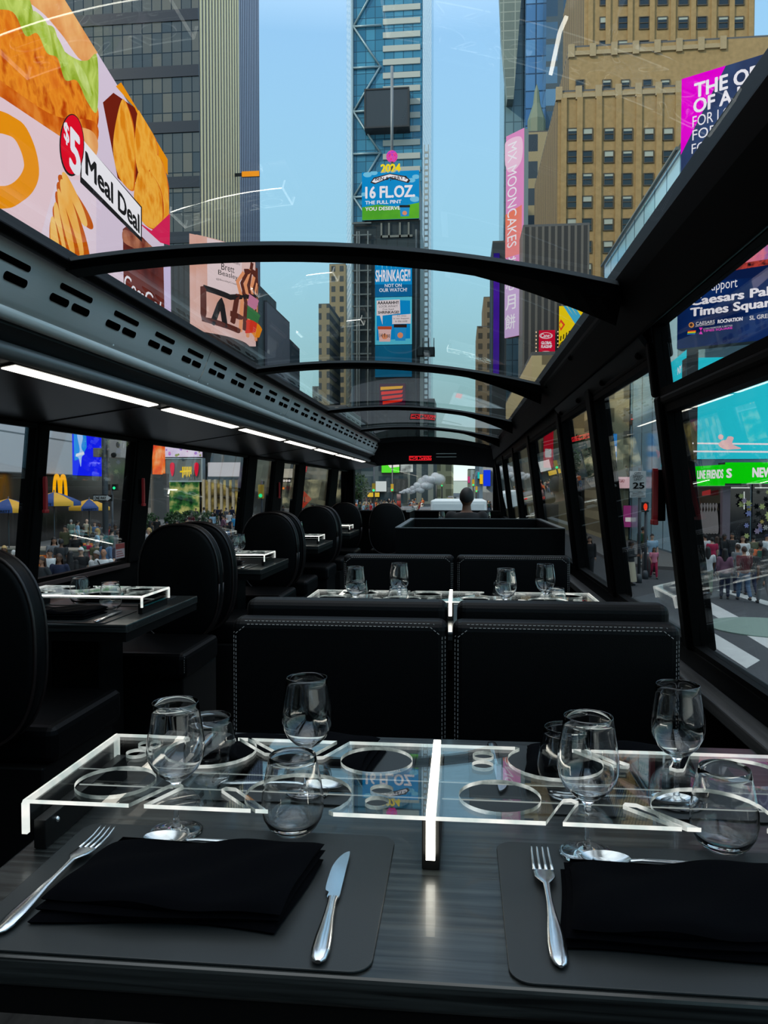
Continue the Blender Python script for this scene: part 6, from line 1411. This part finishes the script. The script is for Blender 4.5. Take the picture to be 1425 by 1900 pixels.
def make_person(pose, hair, sleeve, bottom, extra=()):
    q = POSES[pose]; r = empty('person')
    b = MB(); torso(b)
    limb(b, [(0, 0, 1.44), (0, -.005, 1.53)], [.062, .054]); b.ball((0, -.012, 1.635), (.076, .095, .112), 16, 12); b.ball((0, -.045, 1.585), (.055, .062, .060), 12, 8)
    hands = MB()
    for arm in q['arm']:
        limb(b, arm, [.058, .042, .028]); w = Vector(arm[2]); d = (w - Vector(arm[1])).normalized(); up = Vector((0, -1, 0)) if abs(d.y) < .7 else Vector((0, 0, 1)); sx = 1 if arm[0][0] > 0 else -1
        side = d.cross(up).normalized(); pal = w + d * .045
        b.ball(pal, .036, 8, 6); b.ball(pal + d * .03, .034, 8, 6)
        for k, ln in enumerate((.062, .074, .070, .055)):
            f0 = pal + d * .045 + up * (.024 - .016 * k); hands.tube([f0, f0 + d * ln * .5 - side * sx * .008, f0 + d * ln - side * sx * .026], [.0085, .008, .006], 5)
        t0 = pal + up * .030 - d * .005; hands.tube([t0, t0 + up * .025 + d * .028, t0 + up * .028 + d * .055], [.010, .009, .007], 5)
    for leg in q['leg']:
        limb(b, leg, [.088, .058, .038]); an = Vector(leg[2]); limb(b, [an, an + Vector((0, -.04, -.05)), an + Vector((0, -.14, -.06))], [.036, .036, .028])
    b.ball((0, -.108, 1.625), (.013, .02, .02), 8, 6)                 # nose
    for s in (-1, 1): b.ball((s * .078, -.005, 1.625), (.012, .018, .03), 8, 6)   # ears
    me = remesh(b, .017, 2)
    bm_ = bmesh.new(); bm_.from_mesh(me); ht = hands.mesh('h', PLAIN); bm_.from_mesh(ht)
    ft = MB()
    for s in (-1, 1): ft.ball((s * .030, -.098, 1.648), (.011, .008, .007), 8, 6); ft.box(s * .030 - .016, s * .030 + .016, -.107, -.096, 1.666, 1.672)
    n0 = len(bm_.faces); fm = ft.mesh('f', PLAIN); bm_.from_mesh(fm); bm_.faces.ensure_lookup_table()
    for f in bm_.faces[n0:]: f.material_index = 1
    lp = MB(); lp.box(-.022, .022, -.108, -.098, 1.582, 1.590); n1 = len(bm_.faces); bm_.from_mesh(lp.mesh('l', PLAIN)); bm_.faces.ensure_lookup_table()
    for f in bm_.faces[n1:]: f.material_index = 2
    for f in bm_.faces: f.smooth = True
    bm_.to_mesh(me); bm_.free(); me.materials.clear()
    for m_ in (SKIN[0], DARKF, LIPS): me.materials.append(m_)
    def link(nm, me, m_):
        if m_: me.materials.clear(); me.materials.append(m_)
        me.name = nm; o = bpy.data.objects.new(nm, me); COL.objects.link(o); o.parent = r; return o
    link('body', me, None)
    b = MB(); torso(b, .016, .88, 1.46)
    for arm in q['arm']:
        a, e, w = [Vector(v) for v in arm]
        if sleeve == 'long': limb(b, [a, e, e.lerp(w, .92)], [.072, .056, .042])
        elif sleeve == 'short': limb(b, [a, a.lerp(e, .7)], [.074, .062])
    link('shirt', remesh(b, .019), PLAIN)
    b = MB()
    if bottom == 'skirt':
        b.strip([[(w * math.cos(a), d * math.sin(a) + .01, z) for a in [2 * PI * k / 20 for k in range(20)]] for z, w, d in ((1.0, .165, .12), (.86, .20, .16), (.5, .23, .20), (.16, .27, .24))], 0, True, True)
        me = b.mesh('skirt', PLAIN); link('skirt', me, PLAIN)
    else:
        b.ball((0, 0, .93), (.178, .125, .11), 16, 8)
        for leg in q['leg']:
            h, k, a = [Vector(v) for v in leg]
            limb(b, [h, k, k.lerp(a, .92)] if bottom == 'trousers' else [h, h.lerp(k, .9)], [.104, .076, .058] if bottom == 'trousers' else [.106, .09])
        link('trousers' if bottom == 'trousers' else 'shorts', remesh(b, .019), PLAIN)
    b = MB()
    for leg in q['leg']:
        an = Vector(leg[2]); b.ball(an + Vector((0, -.055, -.058)), (.047, .125, .038), 12, 8)
    link('shoes', b.mesh('shoes', PLAIN), PLAIN)
    if hair != 'bald':
        b = MB(); n = 18; rows = []
        for i in range(8):
            th = PI * .70 * i / 7; row = []
            for k in range(n):
                a = 2 * PI * k / n; fr = max(0, -math.sin(a)); cut = th * (1 - .40 * fr - .16 * abs(math.cos(a)))
                row.append((.087 * math.sin(cut) * math.cos(a), -.006 + .107 * math.sin(cut) * math.sin(a), 1.64 + .122 * math.cos(cut)))
            rows.append(row)
        b.strip(rows, 0, True, True)
        if hair == 'long':
            b.strip([[(w * math.cos(a), .02 + d * abs(math.sin(a)), z) for a in [PI * k / 10 for k in range(11)]] for z, w, d in ((1.69, .086, .088), (1.58, .095, .095), (1.46, .115, .10), (1.34, .125, .11), (1.26, .10, .10))], 0, True)
        link('cap' if hair == 'cap' else 'hair', b.mesh('hair', PLAIN), PLAIN)
        if hair == 'cap': b = MB(); b.strip([[(.075 * math.cos(a), -.085 - d * math.sin(a), 1.672 - d * .15) for a in [PI * k / 8 for k in range(9)]] for d in (0, .05, .085)], 0, True); link('cap_brim', b.mesh('brim', PLAIN), PLAIN)
    if 'pack' in extra: link('backpack', remesh(MB().box(-.13, .13, .10, .25, 1.06, 1.44), .03, 4), PLAIN)
    if 'strap' in extra: b = MB(); b.tube([(-.14, -.10, 1.44), (-.02, -.138, 1.25), (.12, -.13, 1.0)], .018, 6); link('bag_strap', b.mesh('s', PLAIN), PLAIN)
    if 'pony' in extra: pass
    return remember(r)
PP = {'a': make_person('stand', 'short', 'short', 'trousers'), 'b': make_person('walk', 'long', 'short', 'trousers'), 'c': make_person('phone', 'long', 'long', 'skirt'), 'd': make_person('walk', 'short', 'long', 'trousers'), 'e': make_person('stand', 'cap', 'short', 'trousers'), 'f': make_person('walk', 'short', 'short', 'shorts', ('pack',)), 'g': make_person('phone', 'bald', 'short', 'trousers', ('strap',)), 'h': make_person('stand', 'long', 'long', 'trousers')}
HAIRW = {'a': 'short %s hair', 'b': 'long %s hair', 'c': 'long %s hair', 'd': 'short %s hair', 'e': 'a cap', 'f': 'short %s hair', 'g': 'bald head', 'h': 'long %s hair'}
TOPW = {'a': 'tee', 'b': 'tee', 'c': 'long-sleeved top', 'd': 'long-sleeved top', 'e': 'tee', 'f': 'tee', 'g': 'shirt', 'h': 'long-sleeved top'}
BOTW = {'a': 'trousers', 'b': 'trousers', 'c': 'long skirt', 'd': 'trousers', 'e': 'trousers', 'f': 'shorts', 'g': 'trousers', 'h': 'trousers'}
CLO = {'white': (216, 216, 214), 'black': (16, 16, 18), 'navy': (26, 34, 60), 'grey': (112, 114, 116), 'charcoal': (46, 48, 50), 'red': (186, 34, 44), 'crimson': (170, 30, 70), 'pink': (222, 130, 150), 'pale blue': (150, 184, 206), 'denim blue': (84, 110, 140), 'olive': (86, 84, 56), 'orange': (206, 96, 44), 'mauve': (130, 90, 110), 'brown': (84, 58, 44), 'sage': (122, 138, 122), 'sky blue': (60, 160, 214), 'cream': (206, 192, 164), 'maroon': (90, 26, 34), 'green': (30, 84, 66)}
HAIRC = {'dark': (20, 16, 15), 'brown': (62, 42, 30), 'blonde': (190, 156, 96), 'grey': (150, 148, 144)}
PUSED = set(); LBL = {}
def person(px, yt, kind, top, bot, hairc, where, face=0.0, h=1.70, Y=None, base=None, tiny=False, group=None, label=None):
    proto = PP[kind]
    o = copy_tree(proto) if kind in PUSED else proto
    PUSED.add(kind)
    z = base
    if Y is None:
        p = PZ(px, yt, PZ_ + h); Y = p.y
        if px > 1000: Y = min(Y, 33.2)
        elif px < 308: Y = min(Y, on_left(px) - 2.5)
    x = GX(px, Y)
    if z is None: z = sidewalk_z(x, Y)
    o.location = (x, Y, z); s = h / 1.755; o.scale = (s, s, s); o.rotation_euler = (0, 0, face)
    cm = mat('cloth ' + top, CLO[top], .85); cb = mat('cloth ' + bot, CLO[bot], .85); hm = mat('hair ' + hairc, HAIRC[hairc], .6); sk = SKIN[hash_(px, yt) % 4]
    for c in kids(o) if o is proto else [k for k in o.children]:
        n = c.name.split('.')[0]
        m = {'body': sk, 'shirt': cm, 'trousers': cb, 'shorts': cb, 'skirt': cb, 'hair': hm, 'shoes': mat('cloth charcoal', CLO['charcoal'], .85), 'cap': mat('cloth ' + ('white' if top in ('black', 'olive') and px % 2 else 'navy'), CLO['navy' if not (top in ('black', 'olive') and px % 2) else 'white'], .8), 'backpack': mat('cloth green', CLO['green'], .8), 'bag_strap': mat('cloth black', CLO['black'], .8)}.get(n, mat('cloth navy', CLO['navy'], .8))
        c.material_slots[0].link = 'OBJECT'; c.material_slots[0].material = m
    hw = HAIRW[kind]; hw = hw % hairc if '%' in hw else hw
    lb = label or 'person in %s %s and %s %s, %s, %s' % (top, TOPW[kind], bot, BOTW[kind], hw, where)
    tag(o, lb, 'person', group or 'pedestrians ' + where)
    return o
def hash_(a, b): return int(a * 7 + b * 13) % 97
W1 = 'by the food carts'
for i, (px, yt, k, t, bt_, hc) in enumerate([(91, 1019, 'd', 'white', 'navy', 'dark'), (76, 1032, 'b', 'charcoal', 'black', 'brown'), (108, 1027, 'b', 'navy', 'denim blue', 'brown'), (99, 996, 'b', 'grey', 'pale blue', 'dark'), (129, 1022, 'h', 'black', 'charcoal', 'dark'), (149, 1015, 'e', 'black', 'charcoal', 'dark'), (178, 1021, 'a', 'white', 'grey', 'grey'), (191, 1018, 'g', 'white', 'charcoal', 'grey'), (161, 998, 'f', 'crimson', 'charcoal', 'brown'), (179, 1001, 'e', 'olive', 'charcoal', 'brown'), (195, 999, 'h', 'denim blue', 'black', 'dark'), (207, 980, 'f', 'grey', 'navy', 'dark'), (143, 966, 'a', 'pale blue', 'navy', 'dark'), (160, 963, 'g', 'cream', 'navy', 'grey'), (166, 976, 'b', 'black', 'charcoal', 'blonde'), (180, 980, 'b', 'pale blue', 'black', 'blonde'), (175, 968, 'a', 'denim blue', 'navy', 'brown'), (184, 969, 'd', 'grey', 'black', 'dark'), (202, 972, 'e', 'red', 'navy', 'dark'), (213, 972, 'a', 'black', 'navy', 'dark'), (131, 964, 'a', 'sage', 'charcoal', 'grey'), (139, 988, 'd', 'black', 'black', 'brown'), (188, 989, 'h', 'black', 'navy', 'dark'), (120, 975, 'a', 'olive', 'black', 'dark'), (218, 985, 'd', 'grey', 'navy', 'brown'), (6, 1012, 'h', 'cream', 'navy', 'blonde'), (24, 1030, 'd', 'orange', 'charcoal', 'brown'), (34, 1004, 'a', 'white', 'black', 'dark'), (152, 975, 'h', 'grey', 'black', 'dark'), (226, 972, 'b', 'maroon', 'navy', 'dark'), (112, 1000, 'a', 'charcoal', 'navy', 'dark')]):
    person(px, yt, k, t, bt_, hc, W1, face=(.3, -.4, .1, .6, PI, .2, -.2, .15, 2.6, .4, 2.9, PI, 2.2, 2.8, PI, -1.2)[i % 16], h=1.62 + .05 * (i % 4))
W2 = 'outside wide left window'
for i, (px, yt, k, t, bt_, hc) in enumerate([(309, 968, 'e', 'cream', 'navy', 'dark'), (290, 959, 'a', 'black', 'charcoal', 'dark'), (279, 966, 'h', 'charcoal', 'black', 'dark'), (276, 979, 'b', 'white', 'grey', 'blonde'), (288, 985, 'd', 'crimson', 'black', 'dark'), (355, 952, 'b', 'maroon', 'navy', 'brown'), (356, 966, 'b', 'red', 'black', 'dark'), (378, 941, 'a', 'white', 'navy', 'dark'), (394, 952, 'd', 'pale blue', 'charcoal', 'grey'), (403, 940, 'a', 'navy', 'black', 'dark'), (410, 945, 'b', 'black', 'navy', 'brown'), (419, 942, 'a', 'grey', 'navy', 'dark'), (425, 949, 'f', 'white', 'navy', 'dark'), (430, 940, 'd', 'navy', 'charcoal', 'dark'), (405, 973, 'd', 'pink', 'navy', 'dark'), (410, 977, 'a', 'white', 'black', 'brown'), (417, 975, 'h', 'denim blue', 'navy', 'dark'), (421, 965, 'e', 'black', 'navy', 'dark'), (345, 961, 'd', 'brown', 'charcoal', 'dark'), (390, 962, 'b', 'charcoal', 'black', 'brown'), (363, 943, 'd', 'charcoal', 'navy', 'dark'), (370, 960, 'a', 'olive', 'navy', 'dark'), (398, 945, 'h', 'black', 'black', 'dark'), (414, 955, 'd', 'mauve', 'black', 'dark'), (436, 955, 'a', 'sky blue', 'navy', 'dark'), (440, 968, 'd', 'grey', 'black', 'dark'), (300, 975, 'h', 'navy', 'black', 'brown'), (330, 966, 'a', 'brown', 'navy', 'dark'), (340, 972, 'b', 'sage', 'navy', 'dark'), (459, 940, 'a', 'white', 'charcoal', 'dark'), (525, 938, 'd', 'charcoal', 'navy', 'dark'), (580, 936, 'a', 'grey', 'navy', 'dark')]):
    person(px, yt, k, t, bt_, hc, W2 if px < 450 else 'outside narrow left windows', face=(.4, PI, 2.4, -.6, .1, 2.9, 1.4, -1.2)[i % 8], h=1.62 + .05 * (i % 4))
W3 = 'outside green sign shop'
for i, (px, yt, k, t, bt_, hc) in enumerate([(1271, 972, 'a', 'maroon', 'black', 'brown'), (1282, 989, 'd', 'navy', 'charcoal', 'grey'), (1293, 1001, 'b', 'brown', 'denim blue', 'dark'), (1300, 970, 'a', 'black', 'maroon', 'dark'), (1323, 990, 'a', 'crimson', 'navy', 'dark'), (1315, 1006, 'b', 'white', 'sage', 'dark'), (1345, 979, 'd', 'black', 'black', 'dark'), (1360, 978, 'd', 'charcoal', 'navy', 'dark'), (1339, 988, 'h', 'navy', 'black', 'dark'), (1347, 1009, 'h', 'mauve', 'navy', 'dark'), (1371, 1001, 'a', 'grey', 'navy', 'brown'), (1383, 1005, 'd', 'maroon', 'denim blue', 'brown'), (1396, 1009, 'd', 'black', 'navy', 'brown'), (1413, 998, 'f', 'orange', 'charcoal', 'dark'), (1424, 982, 'e', 'white', 'navy', 'dark'), (1380, 987, 'h', 'white', 'black', 'brown'), (1332, 983, 'b', 'grey', 'navy', 'brown'), (1400, 985, 'a', 'olive', 'black', 'dark'), (1310, 984, 'd', 'white', 'charcoal', 'dark'), (1421, 1008, 'b', 'black', 'grey', 'dark')]):
    person(px, yt, k, t, bt_, hc, W3, face=(PI, 2.8, -2.8, PI, PI, 2.9, .6, -.4)[i % 8], h=1.60 + .05 * (i % 4))
W4 = 'by speed limit sign'
person(1172, 996, 'c', 'charcoal', 'cream', 'dark', W4, face=1.0, h=1.66, Y=29.2, base=SZ); person(1156, 986, 'd', 'navy', 'navy', 'dark', W4, face=1.6, Y=34); person(1211, 990, 'a', 'pale blue', 'black', 'dark', W4, Y=33); person(1215, 1006, 'b', 'pink', 'crimson', 'brown', W4, h=1.25, Y=31.5, base=SZ); person(1194, 975, 'f', 'olive', 'charcoal', 'dark', W4, face=2, Y=36)
person(1087, 985, 'a', 'grey', 'black', 'dark', 'outside thin right window', Y=33); person(1095, 990, 'h', 'black', 'charcoal', 'dark', 'outside thin right window', Y=31)
rnd = random.Random(21)
for i in range(84):
    px = rnd.choice([rnd.uniform(658, 735), rnd.uniform(658, 735), rnd.uniform(660, 732), rnd.uniform(758, 785), rnd.uniform(892, 912)]); Y = rnd.uniform(88, 148); k = rnd.choice('abdefh'); t = rnd.choice(['white', 'black', 'navy', 'grey', 'red', 'cream', 'olive', 'pale blue', 'orange', 'charcoal'])
    side = 'left of the steam pipe' if px < 740 else ('by the steam cloud' if px < 800 else 'on the right pavement')
    person(px, 0, k, t, rnd.choice(['navy', 'black', 'denim blue']), rnd.choice(['dark', 'brown', 'blonde']), '', face=rnd.uniform(0, 6), Y=Y, base=PZ_ if px < 700 else SZ, group='tiny distant pedestrians in %s %s' % (t, side), label='tiny distant pedestrian in a %s top ahead, %s' % (t, side))
# the passenger seen from behind, and the lone seat companion
PP['s'] = make_person('sit', 'short', 'long', 'trousers'); HAIRW['s'] = ''; TOPW['s'] = ''; BOTW['s'] = ''
p = person(866, 0, 's', 'black', 'black', 'dark', '', face=PI, Y=8.62, h=1.62, base=0, label='person in dark clothes sitting with their back to the viewer, far along the bus', group='seated passenger')
kids(p)[0].material_slots[0].material = SKIN[2]
p.location.z = .366 - .83 * p.scale[2]
